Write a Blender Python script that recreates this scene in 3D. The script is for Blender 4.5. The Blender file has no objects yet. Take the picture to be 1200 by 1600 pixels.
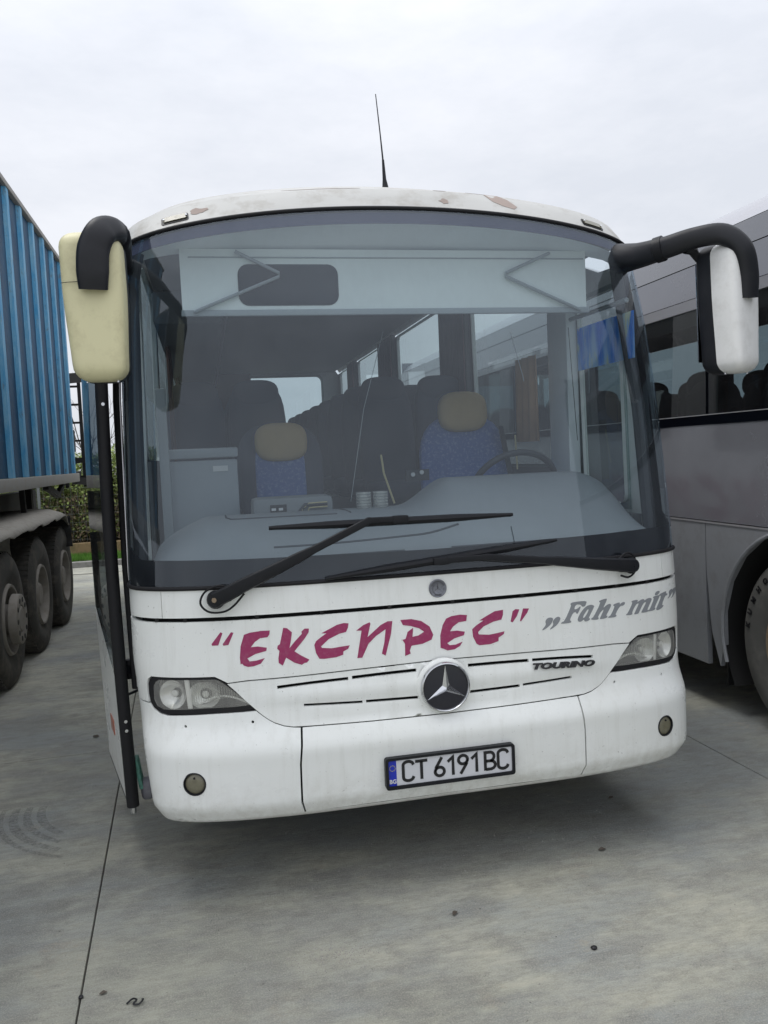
import bpy, bmesh, math, random
import numpy as np
from mathutils import Vector, Matrix
from mathutils.geometry import delaunay_2d_cdt
random.seed(7)
scene = bpy.context.scene
COL = scene.collection
R = math.radians

# ------------------------------------------------------------------ camera
cam_d = bpy.data.cameras.new('camera')
cam = bpy.data.objects.new('camera', cam_d)
COL.objects.link(cam)
scene.camera = cam
def cam_basis(yaw, pitch, roll):
    cy, sy, cp, sp = math.cos(yaw), math.sin(yaw), math.cos(pitch), math.sin(pitch)
    f = Vector((sy*cp, cy*cp, sp)); r = Vector((cy, -sy, 0)); u = r.cross(f)
    c, s = math.cos(roll), math.sin(roll)
    return f, c*r + s*u, -s*r + c*u
_f, _r, _u = cam_basis(R(12.057), R(-3.977), R(-2.634))
m = Matrix((_r, _u, -_f)).transposed().to_4x4()
m.translation = Vector((-.886, -3.165, 1.724))
cam.matrix_world = m
cam_d.sensor_fit = 'HORIZONTAL'; cam_d.sensor_width = 36; cam_d.lens = 39.0
cam_d.clip_start = .05; cam_d.clip_end = 2000

# ------------------------------------------------------------------ sky and light (overcast)
world = bpy.data.worlds.new('World'); scene.world = world; world.use_nodes = True
nt = world.node_tree; nt.nodes.clear()
out = nt.nodes.new('ShaderNodeOutputWorld')
sky = nt.nodes.new('ShaderNodeTexSky'); sky.sky_type = 'NISHITA'; sky.sun_disc = False
SUN_EL, SUN_AZ = R(66), R(-78)          # azimuth from +Y towards +X
sky.sun_elevation = SUN_EL; sky.sun_rotation = SUN_AZ; sky.air_density = 1.5; sky.dust_density = 4
bg1 = nt.nodes.new('ShaderNodeBackground'); bg1.inputs[1].default_value = .08
nt.links.new(sky.outputs[0], bg1.inputs[0])
bg2 = nt.nodes.new('ShaderNodeBackground'); bg2.inputs[1].default_value = 1.0
tc = nt.nodes.new('ShaderNodeTexCoord')
mp = nt.nodes.new('ShaderNodeMapping'); mp.inputs['Scale'].default_value = (1, 1, 2.6)
nz = nt.nodes.new('ShaderNodeTexNoise'); nz.inputs['Scale'].default_value = 2.1; nz.inputs['Detail'].default_value = 6
nz.inputs['Roughness'].default_value = .62
nt.links.new(tc.outputs['Generated'], mp.inputs[0]); nt.links.new(mp.outputs[0], nz.inputs['Vector'])
cr = nt.nodes.new('ShaderNodeValToRGB')
cr.color_ramp.elements[0].position = .38; cr.color_ramp.elements[0].color = (.575, .60, .655, 1)
cr.color_ramp.elements[1].position = .62; cr.color_ramp.elements[1].color = (.685, .70, .745, 1)
nt.links.new(nz.outputs[0], cr.inputs[0])
# standard overcast law: the cloud deck grows brighter towards the zenith
sx = nt.nodes.new('ShaderNodeSeparateXYZ'); nt.links.new(tc.outputs['Generated'], sx.inputs[0])
def wm(op, a, b_):
    n = nt.nodes.new('ShaderNodeMath'); n.operation = op
    for i, v in ((0, a), (1, b_)):
        if isinstance(v, (int, float)): n.inputs[i].default_value = v
        else: nt.links.new(v, n.inputs[i])
    return n.outputs[0]
zz_ = wm('MAXIMUM', sx.outputs[2], 0.0)
zen = wm('ADD', 1.0, wm('MULTIPLY', wm('POWER', zz_, 2.6), 1.3))
nt.links.new(zen, bg2.inputs[1]); nt.links.new(cr.outputs[0], bg2.inputs[0])
mx = nt.nodes.new('ShaderNodeMixShader'); mx.inputs[0].default_value = .93
nt.links.new(bg1.outputs[0], mx.inputs[1]); nt.links.new(bg2.outputs[0], mx.inputs[2])
nt.links.new(mx.outputs[0], out.inputs[0])
sl = bpy.data.lights.new('sun', 'SUN'); sl.energy = 1.0; sl.angle = R(30); sl.color = (1, .97, .92)
so = bpy.data.objects.new('sun', sl); COL.objects.link(so)
sd = Vector((math.sin(SUN_AZ)*math.cos(SUN_EL), math.cos(SUN_AZ)*math.cos(SUN_EL), math.sin(SUN_EL)))
so.rotation_euler = sd.to_track_quat('Z', 'Y').to_euler()
scene.view_settings.view_transform = 'Standard'; scene.view_settings.look = 'None'
scene.view_settings.exposure = 0.40; scene.view_settings.gamma = 1.0; scene.view_settings.use_curve_mapping = False
scene.cycles.max_bounces = 10; scene.cycles.transparent_max_bounces = 24
scene.cycles.diffuse_bounces = 5; scene.cycles.glossy_bounces = 4
scene.cycles.use_denoising = True; scene.cycles.caustics_reflective = False; scene.cycles.caustics_refractive = False

# ------------------------------------------------------------------ materials
def newmat(name):
    mt = bpy.data.materials.new(name); mt.use_nodes = True
    t = mt.node_tree; t.nodes.clear()
    o = t.nodes.new('ShaderNodeOutputMaterial'); b = t.nodes.new('ShaderNodeBsdfPrincipled')
    t.links.new(b.outputs[0], o.inputs[0])
    return mt, t, b, o
def noise(t, scale, detail=5, rough=.6, stretch=None, off=0):
    g = t.nodes.new('ShaderNodeNewGeometry'); mp = t.nodes.new('ShaderNodeMapping')
    mp.inputs['Scale'].default_value = stretch or (1, 1, 1)
    mp.inputs['Location'].default_value = (off, off*1.7, off*.6)
    n = t.nodes.new('ShaderNodeTexNoise'); n.inputs['Scale'].default_value = scale
    n.inputs['Detail'].default_value = detail; n.inputs['Roughness'].default_value = rough
    t.links.new(g.outputs['Position'], mp.inputs[0]); t.links.new(mp.outputs[0], n.inputs['Vector'])
    return n.outputs[0]
def ramp(t, src, p0, p1, c0=(0,0,0,1), c1=(1,1,1,1)):
    r = t.nodes.new('ShaderNodeValToRGB')
    r.color_ramp.elements[0].position = p0; r.color_ramp.elements[0].color = c0
    r.color_ramp.elements[1].position = p1; r.color_ramp.elements[1].color = c1
    t.links.new(src, r.inputs[0]); return r.outputs[0]
def mixc(t, fac, a, b, mode='MIX'):
    n = t.nodes.new('ShaderNodeMix'); n.data_type = 'RGBA'; n.blend_type = mode
    if isinstance(fac, (int, float)): n.inputs[0].default_value = fac
    else: t.links.new(fac, n.inputs[0])
    for i, v in ((6, a), (7, b)):
        if isinstance(v, tuple): n.inputs[i].default_value = (*v[:3], 1)
        else: t.links.new(v, n.inputs[i])
    return n.outputs[2]
def math_(t, op, a, b=None):
    n = t.nodes.new('ShaderNodeMath'); n.operation = op
    for i, v in ((0, a), (1, b)):
        if v is None: continue
        if isinstance(v, (int, float)): n.inputs[i].default_value = v
        else: t.links.new(v, n.inputs[i])
    return n.outputs[0]
def bumpn(t, b, h, strength=.2, dist=.01):
    n = t.nodes.new('ShaderNodeBump'); n.inputs['Strength'].default_value = strength; n.inputs['Distance'].default_value = dist
    t.links.new(h, n.inputs['Height']); t.links.new(n.outputs[0], b.inputs['Normal'])
def pbr(name, col, rough=.5, metal=0., dirt=None, dscale=6., damt=.4, stretch=None, bump=0., bscale=60, coat=0., spec=.5, var=.0):
    mt, t, b, o = newmat(name)
    base = tuple(col)
    b.inputs['Roughness'].default_value = rough; b.inputs['Metallic'].default_value = metal
    b.inputs['Coat Weight'].default_value = coat; b.inputs['Specular IOR Level'].default_value = spec
    b.inputs['Base Color'].default_value = (*base, 1)
    src = None
    if var:
        v = ramp(t, noise(t, 2.3, 4, .6, None, 3), .3, .7)
        src = mixc(t, v, tuple(c*(1-var) for c in base), tuple(min(1, c*(1+var)) for c in base))
    if dirt:
        d = ramp(t, noise(t, dscale, 8, .68, stretch), .48, .48+.3)
        f = math_(t, 'MULTIPLY', d, damt)
        src = mixc(t, f, src if src else base, dirt)
        rr = math_(t, 'ADD', math_(t, 'MULTIPLY', d, .25), rough); t.links.new(rr, b.inputs['Roughness'])
    if src: t.links.new(src, b.inputs['Base Color'])
    if bump: bumpn(t, b, noise(t, bscale, 6, .7), bump, .004)
    return mt
def glassmat(name, tint=(.8, .86, .85), dust=.05, dust_veil_col=(.45, .47, .48), rough=.015, f0=.05, streak=True, gcol=(1, 1, 1)):
    mt = bpy.data.materials.new(name); mt.use_nodes = True
    t = mt.node_tree; t.nodes.clear()
    o = t.nodes.new('ShaderNodeOutputMaterial')
    tr = t.nodes.new('ShaderNodeBsdfTransparent'); tr.inputs[0].default_value = (*tint, 1)
    gl = t.nodes.new('ShaderNodeBsdfGlossy'); gl.inputs['Roughness'].default_value = rough; gl.inputs[0].default_value = (*gcol, 1)
    df = t.nodes.new('ShaderNodeBsdfDiffuse'); df.inputs[0].default_value = (*dust_veil_col, 1)
    lw = t.nodes.new('ShaderNodeLayerWeight'); lw.inputs[0].default_value = .5
    p5 = math_(t, 'POWER', lw.outputs['Facing'], 5.0)
    fr = math_(t, 'ADD', math_(t, 'MULTIPLY', p5, 1-f0), f0)
    m1 = t.nodes.new('ShaderNodeMixShader'); t.links.new(fr, m1.inputs[0]); t.links.new(tr.outputs[0], m1.inputs[1]); t.links.new(gl.outputs[0], m1.inputs[2])
    m2 = t.nodes.new('ShaderNodeMixShader'); t.links.new(m1.outputs[0], m2.inputs[1]); t.links.new(df.outputs[0], m2.inputs[2])
    if streak:
        a = ramp(t, noise(t, 7, 6, .7, (6, 6, .5)), .3, .8); c = ramp(t, noise(t, 2.2, 5, .6, None, 5), .3, .75)
        f = math_(t, 'MULTIPLY', math_(t, 'ADD', math_(t, 'MULTIPLY', a, .5), math_(t, 'ADD', math_(t, 'MULTIPLY', c, 1.3), .15)), dust)
        t.links.new(f, m2.inputs[0])
    else: m2.inputs[0].default_value = dust
    t.links.new(m2.outputs[0], o.inputs[0])
    return mt
M = {}
# white coach paint: grime in runs, faint rain marks, fine dust
mt, t, b, o = newmat('coach_white_paint')
runs = ramp(t, noise(t, 9, 7, .7, (3, 3, .22)), .50, .80)
blot = ramp(t, noise(t, 2.4, 6, .6, (1, 1, 1.5), 4), .40, .78)
spk = ramp(t, noise(t, 95, 3, .5, None, 9), .69, .76)
c1 = mixc(t, math_(t, 'MULTIPLY', blot, .45), (.83, .85, .83), (.73, .74, .69))
c2 = mixc(t, math_(t, 'MULTIPLY', runs, .24), c1, (.40, .39, .33))
gz = t.nodes.new('ShaderNodeSeparateXYZ'); gg = t.nodes.new('ShaderNodeNewGeometry'); t.links.new(gg.outputs['Position'], gz.inputs[0])
low = math_(t, 'MULTIPLY', ramp(t, noise(t, 16, 8, .75, None, 14), .42, .66), ramp(t, gz.outputs[2], .30, .52, (1, 1, 1, 1), (0, 0, 0, 1)))
c2 = mixc(t, math_(t, 'MULTIPLY', low, .45), c2, (.36, .33, .27))
c3 = mixc(t, math_(t, 'MULTIPLY', spk, .45), c2, (.16, .14, .12))
t.links.new(c3, b.inputs['Base Color'])
t.links.new(math_(t, 'ADD', math_(t, 'MULTIPLY', blot, .22), .27), b.inputs['Roughness'])
b.inputs['Coat Weight'].default_value = .25; b.inputs['Coat Roughness'].default_value = .15
bumpn(t, b, noise(t, 5, 3, .5, None, 2), .05, .01)
M['white'] = mt
M['roofpaint'] = pbr('weathered_roof_paint', (.47, .47, .45), .5, dirt=(.27, .24, .20), dscale=7, damt=.8, bump=.15, bscale=40, var=.06)
M['primer'] = pbr('bare_filler_under_paint', (.33, .27, .24), .85, bump=.2, var=.15)
M['black'] = pbr('black_plastic', (.010, .011, .014), .4, dirt=(.03, .029, .03), dscale=14, damt=.35, spec=.25, bump=.08, bscale=300)
M['mirrorblack'] = pbr('faded_black_mirror_arm', (.013, .014, .018), .42, dirt=(.035, .035, .042), dscale=5, damt=.5, spec=.35, bump=.06, bscale=200)
M['rubber'] = pbr('black_rubber', (.010, .010, .012), .6, dirt=(.035, .033, .03), damt=.4, spec=.3)
M['frit'] = pbr('black_glass_border', (.004, .005, .008), .6, spec=0.)
M['gap'] = pbr('dark_gap_backing', (.012, .012, .012), .9)
M['shade'] = pbr('violet_shade_band', (.05, .05, .085), .6, spec=0.)
M['maroon'] = pbr('magenta_vinyl_letter', (.30, .022, .105), .38, dirt=(.5, .45, .45), dscale=60, damt=.15)
M['greyvinyl'] = pbr('grey_vinyl_letter', (.235, .25, .265), .4, var=.08)
M['cream'] = pbr('cream_mirror_shell', (.68, .64, .40), .42, dirt=(.36, .31, .17), dscale=11, damt=.5, bump=.05, bscale=250, var=.05)
M['whiteshell'] = pbr('white_mirror_shell', (.86, .86, .85), .35, dirt=(.42, .40, .36), dscale=8, damt=.4)
M['mirrorglass'] = pbr('mirror_glass', (.55, .57, .6), .03, 1.)
M['chrome'] = pbr('chrome', (.62, .63, .65), .12, 1., dirt=(.3, .29, .27), dscale=30, damt=.3)
M['silver'] = pbr('silver_lamp_bowl', (.80, .80, .78), .25, .7)
M['dullsilver'] = pbr('dull_lamp_body', (.86, .86, .83), .3, .0, var=.1)
M['emblem'] = pbr('black_emblem_disc', (.010, .011, .02), .3, coat=.3)
M['badge'] = pbr('worn_badge_enamel', (.22, .23, .26), .35, .6, dirt=(.07, .07, .09), dscale=90, damt=.8)
M['platewhite'] = pbr('number_plate_white', (.62, .63, .66), .35)
M['plateblue'] = pbr('number_plate_blue', (.012, .03, .42), .35)
M['ink'] = pbr('black_lettering', (.008, .008, .01), .4)
M['windshield'] = glassmat('dusty_veiled_windscreen_glass', (.76, .83, .86), .06, (.30, .34, .385), .012, .062, gcol=(.84, .92, 1.0))  # dust, plus the sky's bluish veil put into film and gloss colours
M['sideglass'] = glassmat('tinted_side_glass', (.62, .70, .70), .03)
M['darkglass'] = glassmat('dark_tinted_glass', (.34, .40, .42), .03, (.3, .3, .32), .02, .07)
M['lampglass'] = glassmat('hazed_lamp_lens', (.95, .96, .94), .24, (.60, .60, .57), .03, .06)
M['fogglass'] = pbr('yellowed_fog_lens', (.17, .16, .11), .18, dirt=(.08, .08, .06), dscale=60, damt=.6, coat=.15)
M['dash'] = pbr('grey_dashboard_plastic', (.235, .25, .262), .7, bump=.06, bscale=200, var=.08)
M['dashdark'] = pbr('dark_dashboard_plastic', (.04, .043, .05), .6)
M['ceil'] = pbr('pale_lining', (.78, .82, .84), .8, var=.05)
M['visor'] = pbr('pale_roller_blind', (.82, .86, .84), .75, var=.05)
M['visorbar'] = pbr('grey_blind_bar', (.34, .37, .39), .5)
M['darkfilm'] = pbr('dark_film', (.02, .024, .032), .5, spec=.1)
M['seatdark'] = pbr('dark_blue_seat_fabric', (.05, .056, .085), .9)
mt, t, b, o = newmat('blue_patterned_seat_fabric')
p = ramp(t, noise(t, 55, 4, .8), .52, .60)
t.links.new(mixc(t, p, (.12, .19, .46), (.26, .34, .58)), b.inputs['Base Color']); b.inputs['Roughness'].default_value = .95
M['seatblue'] = mt
M['headtan'] = pbr('tan_head_cover', (.54, .39, .20), .85, var=.12)
M['curtain'] = pbr('maroon_curtain', (.10, .045, .04), .95, var=.2, stretch=(8, 8, .3))
M['tancloth'] = pbr('tan_cloth', (.62, .38, .22), .95, var=.2)
M['intfloor'] = pbr('dark_bus_floor', (.05, .05, .052), .8)
M['intwall'] = pbr('grey_bus_lining', (.15, .155, .16), .85)
M['fridge'] = pbr('grey_metal_box', (.34, .37, .40), .45, var=.05)
M['label'] = pbr('white_sticker', (.75, .75, .75), .5)
mt, t, b, o = newmat('blue_printed_sunblind')
v1 = ramp(t, noise(t, 6, 3, .5, (2.2, 2.2, .6)), .38, .62)
v2 = ramp(t, noise(t, 9, 3, .5, (2.2, 2.2, .6), 4), .60, .66)
cc = mixc(t, v1, (.06, .42, .92), (.62, .80, .98)); cc = mixc(t, v2, cc, (.80, .85, .70))
t.links.new(cc, b.inputs['Base Color']); b.inputs['Roughness'].default_value = .6
b.inputs['Base Color'].default_value = (.1, .3, .7, 1)
tl = t.nodes.new('ShaderNodeBsdfTranslucent'); t.links.new(cc, tl.inputs[0]); ms = t.nodes.new('ShaderNodeMixShader'); ms.inputs[0].default_value = .75
t.links.new(b.outputs[0], ms.inputs[1]); t.links.new(tl.outputs[0], ms.inputs[2]); t.links.new(ms.outputs[0], o.inputs[0])
M['blind'] = mt
M['straw'] = pbr('yellow_cord', (.6, .52, .28), .6)
# grey coach
M['greymetal'] = pbr('grey_metallic_paint', (.30, .305, .335), .14, .45, dirt=(.25, .26, .285), dscale=2.5, damt=.5, coat=.5, var=.08)
M['silverpaint'] = pbr('pale_silver_paint', (.40, .40, .43), .3, .3, dirt=(.45, .44, .44), dscale=4, damt=.4, coat=.4)
M['covemid'] = pbr('smoky_cove_panel', (.15, .155, .175), .16, .2, dirt=(.2, .2, .22), dscale=3, damt=.5, coat=.4)
M['covedark'] = pbr('smoky_upper_panel', (.075, .08, .095), .18, dirt=(.12, .12, .13), dscale=3, damt=.5, coat=.4)
M['greylow'] = pbr('grey_lower_panel', (.36, .375, .40), .35, .3, dirt=(.22, .21, .20), dscale=7, damt=.5, coat=.3)
M['trimwhite'] = pbr('thin_aluminium_trim', (.6, .6, .62), .3, .6)
# truck
mt, t, b, o = newmat('blue_container_paint')
st = ramp(t, noise(t, 3.5, 8, .7, (1.5, 1.5, .5)), .42, .72)
sc2 = ramp(t, noise(t, 24, 8, .75, (1, 1, .6), 3), .54, .64)
cc = mixc(t, st, (.004, .045, .105), (.009, .08, .165)); cc = mixc(t, math_(t, 'MULTIPLY', sc2, .6), cc, (.06, .085, .10))
t.links.new(cc, b.inputs['Base Color']); b.inputs['Roughness'].default_value = .55; b.inputs['Specular IOR Level'].default_value = .2
bumpn(t, b, noise(t, 4, 4, .6), .5, .03)
M['blue'] = mt
mt, t, b, o = newmat('lit_worn_blue_rib_paint')  # worn patches on a blue lightened for the rib faces in light
st = ramp(t, noise(t, 6, 8, .75, (1.5, 1.5, .45)), .36, .66)
cc = mixc(t, st, (.05, .27, .50), (.20, .41, .56))
rs_ = ramp(t, noise(t, 13, 9, .8, (1, 1, .35), 8), .56, .63)
cc = mixc(t, math_(t, 'MULTIPLY', rs_, .7), cc, (.13, .15, .16))
t.links.new(cc, b.inputs['Base Color']); b.inputs['Roughness'].default_value = .55; b.inputs['Specular IOR Level'].default_value = .2
bumpn(t, b, noise(t, 30, 5, .6), .3, .004)
M['bluerib'] = mt
M['greyrail'] = pbr('dusty_grey_rail', (.28, .27, .25), .75, dirt=(.30, .27, .22), dscale=12, damt=.7, bump=.3, bscale=60)
M['mudgrey'] = pbr('mud_covered_fender', (.34, .32, .28), .95, dirt=(.19, .175, .15), dscale=14, damt=.8, bump=.5, bscale=45)
M['chassis'] = pbr('dirty_black_steel', (.02, .02, .02), .8, dirt=(.07, .06, .05), dscale=8, damt=.6)
M['tyre'] = pbr('dusty_tyre_rubber', (.055, .052, .046), .85, dirt=(.19, .17, .14), dscale=8, damt=.75, bump=.25, bscale=60)
M['tyre2'] = pbr('muddy_tyre_rubber', (.10, .10, .093), .9, dirt=(.20, .19, .17), dscale=7, damt=.7, bump=.25, bscale=60)
M['rim'] = pbr('dirty_steel_rim', (.27, .25, .22), .75, .1, dirt=(.20, .17, .135), dscale=12, damt=.7)
M['rimrust'] = pbr('rusty_ochre_rim', (.24, .19, .13), .8, dirt=(.24, .11, .06), dscale=18, damt=.9)
# ground
mt, t, b, o = newmat('broomed_concrete')
big = ramp(t, noise(t, .8, 7, .62), .42, .58)
med = ramp(t, noise(t, 2.6, 9, .74, (.7, 1.3, 1), 3), .44, .60)
med2 = ramp(t, noise(t, 8, 9, .78, (.8, 1.2, 1), 7), .47, .62)
broom = noise(t, 34, 9, .78, (.30, 1.25, 1), 1)
fine = noise(t, 170, 6, .85)
sand = ramp(t, noise(t, 2.7, 9, .78, (.9, 1.1, 1), 12), .585, .70)
blue_ = ramp(t, noise(t, 1.1, 6, .6, (.6, 1.4, 1), 17), .47, .62)
dark = ramp(t, noise(t, 1.3, 8, .72, (.7, 1.3, 1), 21), .54, .70)
pit = ramp(t, noise(t, 42, 5, .7, None, 30), .66, .70)
wht = ramp(t, noise(t, 75, 3, .6, None, 41), .70, .74)
cc = mixc(t, big, (.315, .318, .272), (.50, .492, .40))
cc = mixc(t, math_(t, 'MULTIPLY', med, .7), cc, (.265, .272, .262))
cc = mixc(t, math_(t, 'MULTIPLY', blue_, .75), cc, (.255, .285, .30))
cc = mixc(t, math_(t, 'MULTIPLY', sand, .75), cc, (.42, .36, .27))
cc = mixc(t, math_(t, 'MULTIPLY', dark, .75), cc, (.135, .138, .132))
cc = mixc(t, math_(t, 'MULTIPLY', med2, .5), cc, (.17, .165, .15))
cc = mixc(t, math_(t, 'MULTIPLY', ramp(t, broom, .40, .62), .34), cc, (.14, .137, .125))
cc = mixc(t, math_(t, 'MULTIPLY', ramp(t, fine, .46, .60), .42), cc, (.57, .56, .46))
cc = mixc(t, math_(t, 'MULTIPLY', pit, .9), cc, (.07, .068, .06))
cc = mixc(t, math_(t, 'MULTIPLY', wht, .5), cc, (.62, .60, .55))
t.links.new(cc, b.inputs['Base Color']); b.inputs['Roughness'].default_value = .9
bumpn(t, b, math_(t, 'ADD', math_(t, 'MULTIPLY', broom, .8), math_(t, 'MULTIPLY', fine, .8)), .9, .008)
M['concrete'] = mt
M['joint'] = pbr('dark_joint_filler', (.10, .095, .085), .95)
M['mark'] = pbr('tyre_scuff', (.12, .12, .115), .9)
M['kerb'] = pbr('kerb_stone', (.27, .265, .25), .9, dirt=(.10, .10, .08), dscale=12, damt=.6, bump=.4, bscale=40)
M['wallbase'] = pbr('mossy_stained_wall', (.30, .21, .11), .95, dirt=(.09, .10, .045), dscale=5, damt=.9, bump=.4, bscale=40)
M['soil'] = pbr('dark_soil', (.05, .045, .03), 1.)
M['grass'] = pbr('green_grass', (.11, .27, .03), .8, var=.35)
M['leaf'] = pbr('hedge_leaf', (.27, .34, .10), .7, var=.45)
M['leafdry'] = pbr('dry_hedge_leaf', (.20, .155, .09), .8, var=.35)
M['twig'] = pbr('twig_bark', (.11, .09, .07), .9)
M['wire'] = pbr('fence_wire', (.25, .27, .27), .5, .6)
M['deadleaf'] = pbr('dead_leaf', (.09, .075, .06), .9)
M['orange'] = pbr('orange_reflector', (.42, .12, .07), .3)
M['brush'] = pbr('green_dusty_plastic', (.10, .28, .22), .6, dirt=(.05, .05, .05), dscale=60, damt=.9)
M['bagged'] = pbr('grey_worn_hinge_cover', (.14, .14, .16), .7, dirt=(.3, .3, .3), dscale=25, damt=.6)

# ------------------------------------------------------------------ object helpers
WL = {}
def link(o, parent=None, **props):
    COL.objects.link(o)
    if parent is not None:
        o.parent = parent
        o.matrix_parent_inverse = Matrix.Translation(-WL.get(parent.name, Vector((0, 0, 0))))
    for k, v in props.items(): o[k] = v
    return o
def empty(name, loc, parent=None, **props):
    o = bpy.data.objects.new(name, None); o.empty_display_size = .1
    link(o, parent, **props)
    o.location = loc
    WL[o.name] = Vector(loc)
    return o
def thing(name, loc, label, cat, group=None):
    o = empty(name, loc, None, label=label, category=cat)
    if group: o['group'] = group
    return o
def meshobj(name, verts, faces, mat, parent=None, smooth=True, bevel=0, sub=0, angle=40, **props):
    me = bpy.data.meshes.new(name)
    me.from_pydata([tuple(map(float, v)) for v in verts], [], faces)
    me.validate()
    if isinstance(mat, str): mat = M[mat]
    me.materials.append(mat)
    bm = bmesh.new(); bm.from_mesh(me)
    bmesh.ops.recalc_face_normals(bm, faces=bm.faces) if props.pop('recalc', True) else None
    if bevel:
        es = [e for e in bm.edges if len(e.link_faces) == 2 and e.calc_face_angle(0) > R(35)]
        bmesh.ops.bevel(bm, geom=es, offset=bevel, segments=2, affect='EDGES', profile=.6)
    bm.to_mesh(me); bm.free()
    if smooth:
        me.shade_smooth()
        me.set_sharp_from_angle(angle=R(angle))
    o = bpy.data.objects.new(name, me)
    link(o, parent, **props)
    if sub:
        md = o.modifiers.new('sub', 'SUBSURF'); md.levels = sub; md.render_levels = sub
    return o
class MB:
    def __init__(s): s.v = []; s.f = []
    def add(s, v, f):
        n = len(s.v); s.v += [tuple(p) for p in v]; s.f += [tuple(i+n for i in q) for q in f]; return s
    def box(s, a, b, rot=None, c=None):
        (x0, y0, z0), (x1, y1, z1) = a, b
        v = [Vector(p) for p in ((x0,y0,z0),(x1,y0,z0),(x1,y1,z0),(x0,y1,z0),(x0,y0,z1),(x1,y0,z1),(x1,y1,z1),(x0,y1,z1))]
        if rot is not None:
            c = Vector(c) if c is not None else (Vector(a)+Vector(b))/2
            v = [c + rot @ (p-c) for p in v]
        return s.add(v, [(0,3,2,1),(4,5,6,7),(0,1,5,4),(1,2,6,5),(2,3,7,6),(3,0,4,7)])
    def bar(s, p, q, w, h=None, up=(0,0,1)):
        p, q = Vector(p), Vector(q); h = h or w
        d = (q-p).normalized(); x = d.cross(Vector(up))
        if x.length < 1e-4: x = d.cross(Vector((0,1,0)))
        x.normalize(); y = x.cross(d)
        v = [b + x*sx*w/2 + y*sy*h/2 for b in (p, q) for sx, sy in ((-1,-1),(1,-1),(1,1),(-1,1))]
        return s.add(v, [(0,1,2,3),(7,6,5,4),(0,4,5,1),(1,5,6,2),(2,6,7,3),(3,7,4,0)])
    def tube(s, pts, r, seg=10, flat=1., up=(0,0,1), caps=True, fixed=False, sq=1.):
        pts = [Vector(p) for p in pts]; n = len(pts)
        rs = r if isinstance(r, (list, tuple)) else [r]*n
        fl = flat if isinstance(flat, (list, tuple)) else [flat]*n
        v = []; f = []; px = None
        for i, p in enumerate(pts):
            d = (pts[min(i+1, n-1)] - pts[max(i-1, 0)]).normalized()
            x = (d.cross(Vector(up)) if (px is None or fixed) else px - d*px.dot(d))
            if x.length < 1e-4: x = d.cross(Vector((0.3,1,0.1)))
            x.normalize(); y = d.cross(x); px = x
            for k in range(seg):
                a = 2*math.pi*k/seg
                v.append(p + x*math.copysign(abs(math.cos(a))**sq, math.cos(a))*rs[i] + y*math.copysign(abs(math.sin(a))**sq, math.sin(a))*rs[i]*fl[i])
        for i in range(n-1):
            for k in range(seg):
                a, b = i*seg+k, i*seg+(k+1) % seg
                f.append((a, b, b+seg, a+seg))
        if caps: f.append(tuple(range(seg))[::-1]); f.append(tuple(range((n-1)*seg, n*seg)))
        return s.add(v, f)
    def cyl(s, p, q, r, seg=16, r2=None): return s.tube([p, q], [r, r if r2 is None else r2], seg)
    def lathe(s, prof, c, axis='X', seg=40, a0=0, a1=2*math.pi):
        # prof: (along axis, radius)
        v = []; f = []; n = len(prof); full = abs(a1-a0-2*math.pi) < 1e-6
        ks = seg if full else seg+1
        for k in range(ks):
            a = a0+(a1-a0)*k/seg
            for h, r in prof:
                p, q = r*math.cos(a), r*math.sin(a)
                if axis == 'X': w = (h, p, q)
                elif axis == 'Y': w = (p, h, q)
                else: w = (p, q, h)
                v.append((c[0]+w[0], c[1]+w[1], c[2]+w[2]))
        for k in range(seg):
            for i in range(n-1):
                a = k*n+i; b = ((k+1) % ks)*n+i
                f.append((a, b, b+1, a+1))
        return s.add(v, f)
    def build(s, name, mat, parent=None, **k): return meshobj(name, s.v, s.f, mat, parent, **k)
def catmull(pts, n=6):
    P = [Vector(p) for p in pts]; P = [2*P[0]-P[1]] + P + [2*P[-1]-P[-2]]; o = []
    for i in range(1, len(P)-2):
        for k in range(n):
            t = k/n; a, b, c, d = P[i-1:i+3]
            o.append(.5*((2*b)+(c-a)*t+(2*a-5*b+4*c-d)*t*t+(3*b-a-3*c+d)*t**3))
    o.append(P[-2]); return o
def inside(p, poly):
    x, y = p; c = False; j = len(poly)-1
    for i in range(len(poly)):
        xi, yi = poly[i]; xj, yj = poly[j]
        if (yi > y) != (yj > y) and x < (xj-xi)*(y-yi)/(yj-yi)+xi: c = not c
        j = i
    return c
def densify(poly, step):
    o = []
    for i in range(len(poly)):
        a, b = poly[i], poly[(i+1) % len(poly)]
        n = max(1, int(math.hypot(b[0]-a[0], b[1]-a[1])/step))
        for k in range(n): o.append((a[0]+(b[0]-a[0])*k/n, a[1]+(b[1]-a[1])*k/n))
    return o
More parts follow.
